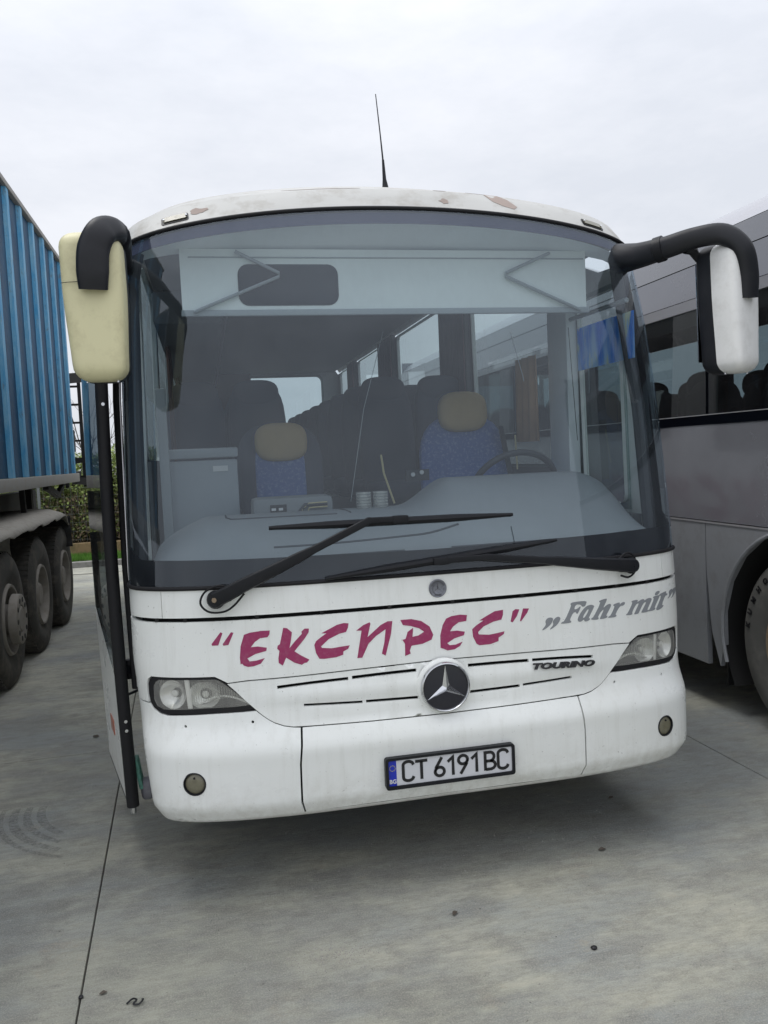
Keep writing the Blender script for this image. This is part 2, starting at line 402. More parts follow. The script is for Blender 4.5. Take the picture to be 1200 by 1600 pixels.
def patch(name, outline, mat, parent, fn, step=.04, holes=(), thick=.006, **k):
    """a sheet cut to outline (with holes) and laid on the surface fn(a, b, depth), with an edge of its own thickness"""
    loops = [densify(outline, step)] + [densify(h, step) for h in holes]
    pts = []; edges = []
    for L in loops:
        n0 = len(pts); pts += L; edges += [(n0+i, n0+(i+1) % len(L)) for i in range(len(L))]
    xs = [p[0] for p in outline]; ys = [p[1] for p in outline]
    seg = []
    for L in loops: seg += L
    A = np.array(seg)
    gx = np.arange(min(xs)+step/2, max(xs), step); gy = np.arange(min(ys)+step/2, max(ys), step)
    for x in gx:
        for y in gy:
            if not inside((x, y), outline) or any(inside((x, y), h) for h in holes): continue
            if np.min((A[:, 0]-x)**2+(A[:, 1]-y)**2) < (step*.45)**2: continue
            pts.append((x, y))
    r = delaunay_2d_cdt([Vector(p) for p in pts], edges, [], 0, 1e-6)
    V, F = r[0], r[2]
    faces = []
    for f in F:
        c = sum((V[i] for i in f), Vector((0, 0)))/len(f)
        if inside(c, outline) and not any(inside(c, h) for h in holes): faces.append(tuple(f))
    verts = [fn(p[0], p[1], 0) for p in V]; n = len(verts)
    cnt = {}
    for f in faces:
        for i in range(len(f)):
            e = (f[i], f[(i+1) % len(f)]); cnt[e] = cnt.get(e, 0)+1
    be = [e for e in cnt if (e[1], e[0]) not in cnt]
    nv = list(verts); top = {}; bot = {}
    for a, b in be:
        for q in (a, b):
            if q not in top: top[q] = len(nv); nv.append(verts[q]); bot[q] = len(nv); nv.append(fn(V[q][0], V[q][1], thick))
    nf = list(faces)
    if thick:
        for a, b in be: nf.append((top[b], top[a], bot[a], bot[b]))
    # orient outwards by hand: keep patch faces pointing along -depth
    f0 = faces[0]; p0, p1, p2 = (Vector(verts[i]) for i in f0[:3])
    nn = (p1-p0).cross(p2-p0); od = Vector(fn(V[f0[0]][0], V[f0[0]][1], -.01))-p0
    if nn.dot(od) < 0: nf = [tuple(reversed(q)) for q in nf]
    return meshobj(name, nv, nf, mat, parent, recalc=False, **k)
def text(name, s, size, mat, parent, place, shear=0, bold=0, sx=1., extrude=.001, fitw=None, **props):
    cu = bpy.data.curves.new(name, 'FONT'); cu.body = s; cu.size = size; cu.shear = shear; cu.offset = bold; cu.extrude = extrude
    cu.align_x = 'CENTER'; cu.resolution_u = 3
    o = bpy.data.objects.new(name, cu); COL.objects.link(o)
    dg = bpy.context.evaluated_depsgraph_get()
    me = bpy.data.meshes.new_from_object(o.evaluated_get(dg)); bpy.data.objects.remove(o)
    if fitw:
        X = [v.co.x for v in me.vertices]; c_ = (min(X)+max(X))/2; sx = fitw/(max(X)-min(X))
        for v in me.vertices: v.co.x -= c_
    for v in me.vertices: v.co = Vector(place(v.co.x*sx, v.co.y, v.co.z))
    me.materials.clear(); me.materials.append(M[mat]); me.name = name
    q = bpy.data.objects.new(name, me); link(q, parent, **props); return q
def rrect(x0, y0, x1, y1, r, n=5):
    o = []
    for cx, cy, a in ((x1-r, y1-r, 0), (x0+r, y1-r, 90), (x0+r, y0+r, 180), (x1-r, y0+r, 270)):
        for k in range(n+1):
            t = R(a+90*k/n); o.append((cx+r*math.cos(t), cy+r*math.sin(t)))
    return o
def circ(cx, cy, r, n=32): return [(cx+r*math.cos(2*math.pi*k/n), cy+r*math.sin(2*math.pi*k/n)) for k in range(n)]
# ------------------------------------------------------------------ ground and setting
GR = R(1.7)
def gpt(x, y, z=0): return (x*math.cos(GR)-y*math.sin(GR), x*math.sin(GR)+y*math.cos(GR), z)
g = MB().box((-400, -400, -.5), (400, 400, -.016)).build('ground', 'joint', smooth=False, kind='structure')
# far yard surface beyond the slabs, at slab level
SX, SY = 3.21, 4.5
x_lines = [-1.39+SX*i for i in range(-9, 10)]
y_lines = [2.10+SY*i for i in range(-4, 3)]
yard = MB()
slab_mesh = None
pave = empty('concrete_yard', (0, 0, 0), None, kind='structure')
for j in range(len(y_lines)-1):
    for i in range(len(x_lines)-1):
        if slab_mesh is None:
            s = MB().box((0, 0, -.12), (SX-.006, SY-.006, 0)).build('slab', 'concrete', pave, smooth=False, bevel=.004)
            slab_mesh = s.data
        else:
            s = bpy.data.objects.new('slab', slab_mesh); link(s, pave)
        s.location = gpt(x_lines[i], y_lines[j]); s.rotation_euler = (0, 0, GR)
for nm, (a, b_) in dict(a=((-400, -400), (400, y_lines[0]-.01)), c=((-400, y_lines[0]), (x_lines[0]-.01, y_lines[-1])), d=((x_lines[-1], y_lines[0]), (400, y_lines[-1]))).items():
    o = MB().box((a[0], a[1], -.12), (b_[0], b_[1], -.002)).build('outer_slab', 'concrete', pave, smooth=False)
    o.rotation_euler = (0, 0, GR)
YK = y_lines[-1]      # 11.1 : kerb line follows behind
o = MB().box((-400, YK, -.12), (400, 12.02, -.003)).build('outer_slab', 'concrete', pave, smooth=False)
verge = MB().box((-60, 12.1, -.1), (60, 40, .09)).build('grass_verge', 'soil', smooth=False, kind='structure')
for k in range(26):
    x = -15+k*.82
    MB().box((x, 12.0, -.05), (x+.805, 12.13, .10+random.uniform(-.004, .004))).build('kerb_stone', 'kerb', pave, smooth=False, bevel=.012)
# tyre scuffs: thin curved prints of dust and rubber on the slab
scuff = MB()
for rr, w in ((.46, .045), (.525, .04), (.588, .045), (.648, .03)):
    n = 26; v = []
    for k in range(n+1):
        a = R(176+(70-18*(.66-rr)/.2)*k/n); w2 = w*(1-.5*abs(k/n-.4))
        for q in (rr-w2/2, rr+w2/2): v.append((-1.33+q*math.cos(a), 1.25+q*math.sin(a), .0035))
    scuff.add(v, [(2*k, 2*k+1, 2*k+3, 2*k+2) for k in range(n)])
mt, t, b, o_ = newmat('faint_tyre_print')
tr = t.nodes.new('ShaderNodeBsdfTransparent'); mxs = t.nodes.new('ShaderNodeMixShader')
b.inputs['Base Color'].default_value = (.10, .10, .098, 1); b.inputs['Roughness'].default_value = .95
t.links.new(math_(t, 'MULTIPLY', ramp(t, noise(t, 60, 5, .8), .40, .66), .42), mxs.inputs[0])
t.links.new(tr.outputs[0], mxs.inputs[1]); t.links.new(b.outputs[0], mxs.inputs[2]); t.links.new(mxs.outputs[0], o_.inputs[0])
M['scuff'] = mt
scuff.build('tyre_print', 'scuff', smooth=False, kind='structure')

# ------------------------------------------------------------------ front surface of the white coach
FW, FD, FN = 1.214, .38, 3.0
_t = np.concatenate([np.linspace(0, .7, 60), 1-np.linspace(.3**.33, 0, 120)[1:]**3])
_xs = np.clip(_t, 0, 1)*FW
_ys = FD*(1-(1-np.clip(_xs/FW, 0, 1)**FN)**(1/FN))
_us = np.concatenate([[0], np.cumsum(np.hypot(np.diff(_xs), np.diff(_ys)))]); UC = float(_us[-1])
_ZT = [.28,.33,.40,.55,.605,.63,.705,.75,.9,1.12,1.235,1.27,1.5,2.0,2.3,2.55,2.775,3.2]
_YT = [.05,-.01,-.045,-.050,-.053,-.047,-.008,.0,.005,.02,.03,.035,.06,.135,.205,.29,.40,.65]
_YTb = list(_YT)
def Yc(z): return float(np.interp(z, _ZT, _YT))
def wz(z): return float((1-.022*min(1, max(0, (z-1.3)/1.45)))*np.interp(z, [.33,.4,.5,.6,.75,.95], [.925,.955,.965,.975,.985,1]))
def kz(z): return float(np.interp(z, [.33,.4,.5,.6,.75,.95], [.6,.62,.7,.8,.92,1]))
def S(u, z):
    a = abs(u)
    return Vector((float(np.interp(a, _us, _xs))*(1 if u >= 0 else -1)*wz(z), float(np.interp(a, _us, _ys))*kz(z)+max(a-UC, 0)+Yc(z), z))
def SN(u, z):
    du = S(u+.004, z)-S(u-.004, z); dz = S(u, z+.01)-S(u, z-.01)
    return du.cross(dz).normalized()
def F(off=0):
    return lambda u, z, d: S(u, z)-SN(u, z)*(d+off)
BUS = thing('coach', (0, 4.6, 0), 'white coach with magenta lettering on its nose and an open front door', 'bus')
ZTOP = lambda u: 2.779-.122*(min(abs(u), 1.3)/1.18)**2
top_edge = lambda a, b, n=16: [(a+(b-a)*k/n, ZTOP(a+(b-a)*k/n)) for k in range(n+1)]
UE = 1.47     # how far the front skin wraps round the corner
# dark shell behind the joints
for u_ in (-1.12, -1.0, -.72, -.47, -.2, .06, .36, .6, .8, .97): MB().box(S(u_, 1.1195)-Vector((.006, .004, .005)), S(u_, 1.1195)+Vector((.006, .02, .005))).build('seam_clip', 'gap', BUS, smooth=False)
patch('inner_shell', [(-UE, .36), (UE, .36), (UE, 1.235), (-UE, 1.235)], 'gap', BUS, F(.045), .09, thick=.004)
# cowl, three pieces
for a, b_ in ((-UE, -1.095), (-1.092, 1.072), (1.075, UE)):
    patch('cowl_panel', [(a, 1.127), (b_, 1.127), (b_, 1.238), (a, 1.238)], 'white', BUS, F(), .05, thick=.02)
# lettering panel
HLF = [(-1.1958,.8666),(-1.1856,.8842),(-1.1688,.8934),(-1.1157,.897),(-.9814,.896),(-.9017,.894),(-.8822,.8854),(-.8592,.8698),(-.822,.8369),(-.7854,.7972),(-.7541,.7645),(-.8108,.7598),(-.9155,.758),(-1.0456,.7539),(-1.1162,.7519),(-1.151,.758),(-1.1819,.774),(-1.197,.7911),(-1.2017,.8282)]
HLL = [(-1.1687,.8608),(-1.1548,.8807),(-1.1373,.8891),(-1.0251,.8912),(-.902,.8905),(-.886,.8836),(-.8552,.859),(-.8181,.8237),(-.777,.7795),(-.8295,.7759),(-.9557,.774),(-1.0432,.7698),(-1.1334,.7684),(-1.1635,.7797),(-1.1763,.8058)]
gtop = [(-.853,.8725),(-.775,.879),(-.6,.882),(-.34,.889),(0,.8945),(.34,.889),(.6,.882),(.775,.879),(.853,.8725)]
fp = [(-UE, .795), (-1.206,.795),(-1.206,.83),(-1.200,.868),(-1.189,.888),(-1.17,.8985),(-.90,.8985),(-.88,.888)] + gtop + [(.88,.888),(.90,.8985),(1.17,.8985),(1.189,.888),(1.200,.868),(1.206,.83),(1.206,.795),(UE,.795),(UE,1.111),(-UE,1.111)]
FP = patch('front_panel', fp, 'white', BUS, F(), .04, thick=.018)
# grille panel with its eight slots
TR = {'EK': [[(-0.901, 1.0244), (-0.8638, 1.0688), (-0.8565, 1.0646), (-0.8753, 1.0188), (-0.8986, 1.0187)], [(-0.8579, 1.0227), (-0.8237, 1.067), (-0.8139, 1.0646), (-0.8362, 1.0186), (-0.8553, 1.0168)], [(-0.7944, 0.9416), (-0.7952, 0.9674), (-0.7898, 1.0104), (-0.7744, 1.0544), (-0.7524, 1.0612), (-0.7064, 1.0657), (-0.6749, 1.0648), (-0.6775, 1.0495), (-0.6851, 1.0397), (-0.7139, 1.0375), (-0.7346, 1.0244), (-0.7511, 1.0052), (-0.7243, 1.0064), (-0.6902, 0.9996), (-0.6927, 0.9871), (-0.7345, 0.9782), (-0.7669, 0.9629), (-0.759, 0.9509), (-0.7332, 0.9522), (-0.7002, 0.9599), (-0.7173, 0.9396), (-0.7441, 0.9315), (-0.7672, 0.93), (-0.7825, 0.9362), (-0.7884, 0.9441)], [(-0.6228, 1.0717), (-0.6086, 1.0689), (-0.5906, 1.0521), (-0.595, 1.0264), (-0.6036, 0.991), (-0.5832, 1.0138), (-0.5525, 1.0433), (-0.5536, 1.0521), (-0.5409, 1.0628), (-0.5243, 1.0615), (-0.5262, 1.0471), (-0.542, 1.0252), (-0.5853, 0.9781), (-0.5631, 0.9613), (-0.53, 0.9413), (-0.5399, 0.9308), (-0.5497, 0.9301), (-0.5608, 0.9233), (-0.5887, 0.9343), (-0.6184, 0.9558), (-0.6344, 0.9262), (-0.6487, 0.9377), (-0.6482, 0.9551), (-0.6425, 0.9836), (-0.6505, 0.9928), (-0.6482, 1.0042), (-0.6392, 1.0093)], [(-0.4772, 1.0394), (-0.4472, 1.0526), (-0.414, 1.0674), (-0.3873, 1.0722), (-0.3684, 1.0696), (-0.3719, 1.0524), (-0.3805, 1.0366), (-0.4075, 1.032), (-0.4494, 1.0148), (-0.4814, 0.9885), (-0.4777, 0.9824), (-0.4401, 0.978), (-0.3986, 0.9815), (-0.369, 0.9835), (-0.3758, 0.9707), (-0.3951, 0.9619), (-0.3966, 0.9491), (-0.4249, 0.9416), (-0.4721, 0.9393), (-0.4905, 0.9414), (-0.5021, 0.9639), (-0.5071, 0.9963), (-0.4995, 1.0103), (-0.4811, 1.0233), (-0.4568, 1.0378)], [(-0.3398, 1.0386), (-0.3093, 1.0582), (-0.2843, 1.0667), (-0.2818, 1.0607), (-0.2967, 1.0089), (-0.2408, 1.0524), (-0.2123, 1.0646), (-0.1934, 1.0639), (-0.2013, 1.0151), (-0.2288, 0.9303), (-0.243, 0.9394), (-0.2301, 0.9838), (-0.222, 1.0344), (-0.263, 1.0107), (-0.2944, 0.9826), (-0.3225, 0.931), (-0.3421, 0.9309), (-0.3305, 0.9829), (-0.3184, 1.0368)], [(-0.1604, 1.0652), (-0.1151, 1.065), (-0.0758, 1.054), (-0.0431, 1.0294), (-0.0296, 0.995), (-0.0378, 0.9763), (-0.0757, 0.9631), (-0.116, 0.9602), (-0.1216, 0.9592), (-0.1298, 0.9406), (-0.1266, 0.9291), (-0.1498, 0.9214), (-0.1476, 0.9697), (-0.1569, 0.9859), (-0.1437, 0.9886), (-0.1341, 1.0153), (-0.1105, 1.0297), (-0.1154, 0.9943), (-0.0908, 0.9975), (-0.0661, 1.0103), (-0.0863, 1.0257), (-0.1197, 1.0378), (-0.1515, 1.0444)], [(-0.0025, 0.9397), (-0.0007, 0.9895), (0.0117, 1.0299), (0.0278, 1.0546), (0.0515, 1.0629), (0.0866, 1.0655), (0.1156, 1.0616), (0.1112, 1.0379), (0.0788, 1.0353), (0.0548, 1.0208), (0.0408, 1.0026), (0.071, 1.0026), (0.1027, 0.9956), (0.0978, 0.9818), (0.0575, 0.9728), (0.0262, 0.9564), (0.0357, 0.947), (0.0617, 0.9474), (0.0903, 0.9562), (0.0789, 0.9402), (0.0549, 0.9288), (0.0256, 0.9271), (0.0088, 0.9359)], [(0.1669, 1.035), (0.1975, 1.0501), (0.2342, 1.0666), (0.2704, 1.0694), (0.269, 1.0495), (0.2607, 1.0304), (0.2256, 1.0251), (0.1831, 1.0094), (0.1581, 0.9889), (0.1604, 0.9793), (0.2046, 0.974), (0.2406, 0.9775), (0.2708, 0.9816), (0.2672, 0.9706), (0.2442, 0.9586), (0.2432, 0.9446), (0.2084, 0.9354), (0.1609, 0.9353), (0.1494, 0.9421), (0.1363, 0.9712), (0.1343, 1.0024), (0.154, 1.0174), (0.1846, 1.0333)], [(0.3002, 1.0184), (0.3118, 1.06), (0.3246, 1.0673), (0.3414, 1.0649), (0.3287, 1.0386), (0.309, 1.0151)], [(0.3409, 1.0176), (0.3579, 1.0673), (0.3836, 1.065), (0.3752, 1.0487), (0.3456, 1.0156)]], 'FM': [[(0.4356, 0.9712), (0.4562, 0.991), (0.4525, 1.0041), (0.4605, 1.0161), (0.4747, 1.0198), (0.4883, 1.0159), (0.4876, 1.0058), (0.4755, 0.9892), (0.4553, 0.9759), (0.4381, 0.969)], [(0.4704, 0.9709), (0.4893, 0.9879), (0.4856, 1.001), (0.4966, 1.0141), (0.5109, 1.0198), (0.5219, 1.0152), (0.5194, 1.0028), (0.5058, 0.9863), (0.4856, 0.9746), (0.4725, 0.9693)], [(0.5228, 0.9881), (0.5261, 0.9943), (0.5404, 0.9982), (0.5757, 1.0585), (0.5719, 1.0629), (0.5747, 1.0714), (0.6083, 1.0733), (0.6489, 1.072), (0.6452, 1.0596), (0.6387, 1.05), (0.6268, 1.0485), (0.6189, 1.0595), (0.5969, 1.0617), (0.586, 1.0413), (0.6034, 1.0431), (0.6155, 1.0522), (0.6194, 1.0492), (0.605, 1.0249), (0.5978, 1.0215), (0.5951, 1.0311), (0.5812, 1.0284), (0.5632, 0.9996), (0.5715, 0.9952), (0.5682, 0.9876)], [(0.6006, 0.9999), (0.6103, 1.0168), (0.6292, 1.0381), (0.6475, 1.0506), (0.6686, 1.0546), (0.6842, 1.048), (0.6789, 1.0382), (0.6593, 1.0092), (0.6526, 0.9971), (0.6616, 0.9977), (0.6581, 0.9913), (0.6402, 0.9855), (0.6316, 0.989), (0.6321, 0.9966), (0.614, 0.9872), (0.6027, 0.9903)], [(0.6639, 0.9908), (0.6674, 0.9982), (0.6765, 0.9999), (0.7162, 1.0576), (0.7076, 1.0611), (0.7109, 1.0671), (0.7448, 1.0729), (0.7478, 1.0673), (0.7239, 1.0308), (0.7428, 1.0444), (0.762, 1.0493), (0.7673, 1.042), (0.7602, 1.0297), (0.7365, 0.9985), (0.746, 0.999), (0.7421, 0.9902), (0.7055, 0.9879), (0.709, 0.9948), (0.7293, 1.0253), (0.7265, 1.0281), (0.7108, 1.0166), (0.697, 0.9977), (0.7029, 0.9944), (0.6965, 0.9873)], [(0.7452, 0.9899), (0.7508, 0.9954), (0.7614, 0.9983), (0.7857, 1.0347), (0.7766, 1.0384), (0.78, 1.0441), (0.809, 1.0495), (0.8127, 1.0438), (0.808, 1.0375), (0.825, 1.0487), (0.839, 1.0472), (0.8366, 1.0371), (0.8237, 1.0321), (0.8142, 1.0343), (0.7972, 1.0178), (0.7845, 0.9983), (0.7921, 0.9961), (0.7856, 0.9888)], [(0.8388, 0.9906), (0.8436, 0.9953), (0.8503, 0.9985), (0.8802, 1.0399), (0.8723, 1.0435), (0.8772, 1.048), (0.9048, 1.0502), (0.9099, 1.0443), (0.9023, 1.0372), (0.9218, 1.0454), (0.9382, 1.0489), (0.9467, 1.0452), (0.9447, 1.0402), (0.965, 1.0483), (0.9839, 1.0485), (0.9911, 1.0422), (0.9867, 1.0348), (0.9576, 0.9986), (0.9683, 0.9973), (0.964, 0.9899), (0.9244, 0.9897), (0.9271, 0.9972), (0.9565, 1.0305), (0.9531, 1.0347), (0.9382, 1.0302), (0.9108, 0.994), (0.9069, 0.9892), (0.8831, 0.9884), (0.8868, 0.9943), (0.9135, 1.0306), (0.9105, 1.0336), (0.8964, 1.0301), (0.8737, 1.001), (0.8746, 0.9932), (0.8696, 0.9884)], [(0.9604, 0.9913), (0.9683, 0.9973), (0.9761, 1.0), (1.0068, 1.043), (0.9991, 1.0465), (1.0038, 1.0514), (1.0411, 1.0533), (1.0446, 1.0485), (1.0032, 1.0031), (1.0127, 1.0004), (1.0023, 0.9911)], [(1.0119, 1.0555), (1.0151, 1.0658), (1.0299, 1.0721), (1.0466, 1.0709), (1.0415, 1.0608), (1.0283, 1.0546)], [(1.0146, 0.9963), (1.0237, 1.0058), (1.0575, 1.0468), (1.0402, 1.0502), (1.0452, 1.0565), (1.0729, 1.0608), (1.0955, 1.0632), (1.0912, 1.0528), (1.1073, 1.0505), (1.0975, 1.0438), (1.0836, 1.0441), (1.0536, 1.0069), (1.0696, 1.0045), (1.0572, 0.9957), (1.0349, 0.9897), (1.0182, 0.9889)], [(1.1019, 1.0285), (1.1222, 1.0402), (1.1162, 1.0547), (1.1289, 1.0636), (1.1527, 1.0654), (1.1576, 1.0567), (1.1415, 1.0426), (1.1154, 1.0303)], [(1.1332, 1.0248), (1.1607, 1.0397), (1.1552, 1.0542), (1.1689, 1.0658), (1.2312, 1.0613), (1.2154, 1.05), (1.1756, 1.0371), (1.1461, 1.0272)]], 'FMhole': [[(0.6256, 1.0051), (0.6368, 1.0218), (0.6528, 1.0382), (0.6568, 1.0327), (0.6419, 1.0109), (0.6295, 1.0009)]], 'slots': [[(-0.6713, 0.8385), (-0.5766, 0.85), (-0.3966, 0.8515), (-0.396, 0.8584), (-0.5185, 0.8548), (-0.6706, 0.845)], [(-0.3712, 0.8532), (-0.3704, 0.8609), (-0.2336, 0.8672), (-0.0927, 0.8652), (-0.0931, 0.8575), (-0.2344, 0.8546)], [(-0.5769, 0.7701), (-0.4688, 0.7661), (-0.3492, 0.7613), (-0.3495, 0.7556), (-0.4695, 0.7583), (-0.5737, 0.7649)], [(-0.3296, 0.7554), (-0.3292, 0.7622), (-0.2111, 0.7599), (-0.1095, 0.7572), (-0.1098, 0.7506), (-0.2117, 0.7502)], [(0.0982, 0.8529), (0.0987, 0.8638), (0.2308, 0.8633), (0.3684, 0.8582), (0.3682, 0.8475), (0.2306, 0.8505)], [(0.3916, 0.8492), (0.3918, 0.8578), (0.5464, 0.8502), (0.6741, 0.8414), (0.6742, 0.8337), (0.5461, 0.8416)], [(0.1091, 0.7479), (0.1117, 0.756), (0.2158, 0.7559), (0.3253, 0.7581), (0.325, 0.7506), (0.2153, 0.7475)], [(0.3497, 0.7545), (0.3499, 0.7607), (0.4729, 0.7603), (0.5724, 0.7666), (0.5724, 0.7599), (0.4727, 0.754)]]}
gb = [(-.7541,.7605),(-.735,.742),(-.7114,.7235),(-.69,.710),(-.655,.697),(-.62,.6905),(-.55,.6885),(-.30,.6845),(0,.6825),(.30,.6845),(.55,.6885),(.62,.6905),(.655,.697),(.69,.710),(.7114,.7235),(.735,.742),(.7541,.7605)]
gp = gb + [(.79,.797),(.825,.8369),(.855,.868)] + [(x, z-.005) for x, z in reversed(gtop[1:-1])] + [(-.855,.868),(-.825,.8369),(-.79,.797)]
def inflate(poly, k):
    cx = sum(p[0] for p in poly)/len(poly); cz = sum(p[1] for p in poly)/len(poly)
    return [(x, cz+(z-cz)*k) for x, z in poly]
def slot(u0, z0, u1, z1, h, bend=0.):
    n = 8; c = [(u0+(u1-u0)*k/n, z0+(z1-z0)*k/n+bend*math.sin(math.pi*k/n)) for k in range(n+1)]
    return [(u, z-h/2) for u, z in c] + [(u, z+h/2) for u, z in reversed(c)]
slots = [slot(-.665, .8435, -.385, .8545, .0125, .002), slot(-.370, .8565, -.108, .861, .0135, .001), slot(-.569, .7675, -.336, .7585, .010), slot(-.322, .7590, -.108, .7535, .011),
         slot(.108, .8585, .372, .8530, .0135, .001), slot(.387, .8530, .668, .8375, .0125, .002), slot(.108, .7525, .328, .7550, .011), slot(.342, .7570, .565, .7640, .010)]
def FG(u, z, d):      # raised grille swell between the slots
    p = F()(u, z, d); a = abs(u)
    e = max(0, 1-(max(a-.45, 0)/.33)**2)*max(0, math.sin(math.pi*min(1, max(0, (z-.70)/.17))))
    return p + Vector((0, -.010*e - .004*math.sin(2*math.pi*(z-.70)/.085)*e, 0))
patch('grille_panel', gp, 'white', BUS, FG, .022, holes=slots, thick=.014)
# bumper: two corners and a centre
HB = [(.8108,.7555),(.9155,.7540),(1.0456,.7499),(1.1162,.7479),(1.153,.754),(1.186,.771),(1.201,.789)]
bt = [(.5905,.6845),(.62,.6870),(.655,.6935),(.69,.7065),(.7114,.72),(.735,.738),(.7561,.757)]+HB
def bcorner(s):
    o = [(s*.6235,.352)] + [(s*.6235,.40),(s*.612,.55),(s*.600,.62),(s*.5915,.6845)] + [(s*u, z) for u, z in bt[1:]] + [(s*UE,.789),(s*1.95,.789),(s*1.95,.46),(s*1.80,.39),(s*1.60,.352),(s*1.3,.345)]
    return o
def FB(u, z, d):      # lower lip tucks under
    p = F()(u, z, d)
    return p
HO = [(1.0427,.7107),(.7742,.7176)]
for s in (-1, 1):
    hs = [circ(s*1.0376, .5015, .0445, 24)] + [circ(s*a, b_, .0055, 8) for a, b_ in HO]
    patch('bumper_corner', bcorner(s), 'white', BUS, FB, .02, holes=hs, thick=.02)
patch('bumper_centre', [(-.6165,.352),(-.3,.357),(0,.358),(.3,.357),(.6170,.352),(.6170,.40),(.6055,.55),(.5935,.62),(.5850,.6842),(.55,.6845),(.30,.6805),(0,.6785),(-.30,.6805),(-.55,.6845),(-.5835,.6842),(-.592,.62),(-.604,.55),(-.6155,.40)], 'white', BUS, FB, .02, thick=.02)
# rounded under-lip below the bumper
lip = MB(); us_ = np.linspace(-1.95, 1.95, 90)
rows = [(.352, 0), (.338, .010), (.328, .03), (.325, .07), (.34, .12)]
for u in us_:
    base = S(u, .352); n = SN(u, .352); n.z = 0; n.normalize()
    zb = .352 if abs(u) < 1.3 else .352
    dz = -.007 if abs(u) < 1.25 else -.007
    rise = .108*max(0, (abs(u)-1.6)/.35)
    for z, dd in rows: lip.v.append(tuple(Vector((base.x, base.y, z+rise+(-.0 if abs(u) > .63 else .004*(1-abs(u)/.63)))) - n*dd))
k = len(rows)
for i in range(len(us_)-1):
    for j in range(k-1): lip.f.append((i*k+j, (i+1)*k+j, (i+1)*k+j+1, i*k+j+1))
lip.build('bumper_lip', 'white', BUS)
# headlights
for s in (-1, 1):
    hl = empty('headlight', S(s*1.0, .82), BUS)
    mir = lambda P: [(abs(x)*s, z) for x, z in P]
    LL = [(x*.994-.004, .828+(z-.828)*.95) for x, z in HLL]
    patch('headlight_seal', mir(HLF), 'rubber', hl, F(.004), .03, holes=[mir(LL)], thick=.03)
    patch('headlight_bowl', mir(HLL), 'dullsilver', hl, F(.05), .03, thick=-.04)
    # round outer reflector and wide inner reflector
    for uc, zc_, r_, sx_ in ((1.088, .828, .054, 1.), (.955, .825, .050, 1.2)):
        c = S(s*uc, zc_); n = SN(s*uc, zc_); ax = Vector((n.y, -n.x, 0)).normalized(); up = ax.cross(n)*-1
        rb = MB(); v = []; seg = 28; rings = [(1.05, .014), (1., .018), (.85, .030), (.6, .042), (.3, .048), (.08, .050)]
        for q, dd in rings:
            for kk in range(seg):
                a = 2*math.pi*kk/seg
                v.append(c - n*dd + ax*math.cos(a)*r_*q*sx_ + up*math.sin(a)*r_*q)
        f = [(i*seg+kk, i*seg+(kk+1) % seg, (i+1)*seg+(kk+1) % seg, (i+1)*seg+kk) for i in range(len(rings)-1) for kk in range(seg)]
        f.append(tuple(range((len(rings)-1)*seg, len(rings)*seg)))
        rb.add(v, f).build('reflector', 'silver', hl)
        bl = MB().cyl(c-n*.05, c-n*.03, .010, 12).cyl(c-n*.031, c-n*.026, .014, 14, r2=.008)
        bl.build('bulb', 'dullsilver', hl)
    # thin divider rib between the lamps, lens flutes as real relief
    MB().bar(S(s*1.018, .775)-SN(s*1.018, .775)*.012, S(s*1.018, .888)-SN(s*1.018, .888)*.012, .006, .02).build('divider', 'dullsilver', hl)
    fl = MB()
    for i in range(20):
        u = s*(.995-.0095*i); h0 = .80+.0008*i; h1 = min(.878, .878-(max(0, i-8)*.0042))
        fl.bar(S(u, h0)-SN(u, h0)*.007, S(u, h1)-SN(u, h1)*.007, .0034, .003)
    fl.build('lens_flutes', 'lampglass', hl, smooth=False)
    patch('lens', mir(LL), 'lampglass', hl, F(.002), .03, thick=.004)
    # visible lower bezel arc of the inner lamp
    MB().tube([S(s*(.99-.205*q), .782+.034*math.sin(math.pi*q))-SN(s*.9, .8)*.03 for q in np.linspace(0, 1, 12)], .004, 6).build('bezel', 'dullsilver', hl)
    # fog lamp
    c = S(s*1.0376, .5015); n = SN(s*1.0376, .5015)
    fg = empty('fog_lamp', c, BUS)
    def disc(r0, h0, rings, nm, mat_):
        ax = Vector((n.y, -n.x, 0)).normalized(); up = Vector((0, 0, 1)) - n*n.z; up.normalize()
        v = []; seg = 28
        for r_, d_ in rings:
            for kk in range(seg):
                a = 2*math.pi*kk/seg; v.append(c - n*d_ + ax*math.cos(a)*r_ + up*math.sin(a)*r_)
        f = [(i*seg+kk, i*seg+(kk+1) % seg, (i+1)*seg+(kk+1) % seg, (i+1)*seg+kk) for i in range(len(rings)-1) for kk in range(seg)]
        f.append(tuple(range((len(rings)-1)*seg, len(rings)*seg)))
        return MB().add(v, f).build(nm, mat_, fg)
    disc(0, 0, [(.0445, .02), (.0445, -.001), (.041, -.003), (.038, .004), (.038, .016)], 'fog_lamp_ring', 'black')
    disc(0, 0, [(.038, .006), (.030, .001), (.014, -.001), (.010, -.0005)], 'fog_lamp_lens', 'fogglass')
    MB().cyl(c-n*.001+Vector((0, 0, .024)), c+n*.003+Vector((0, 0, .024)), .004, 8).build('screw', 'black', fg)
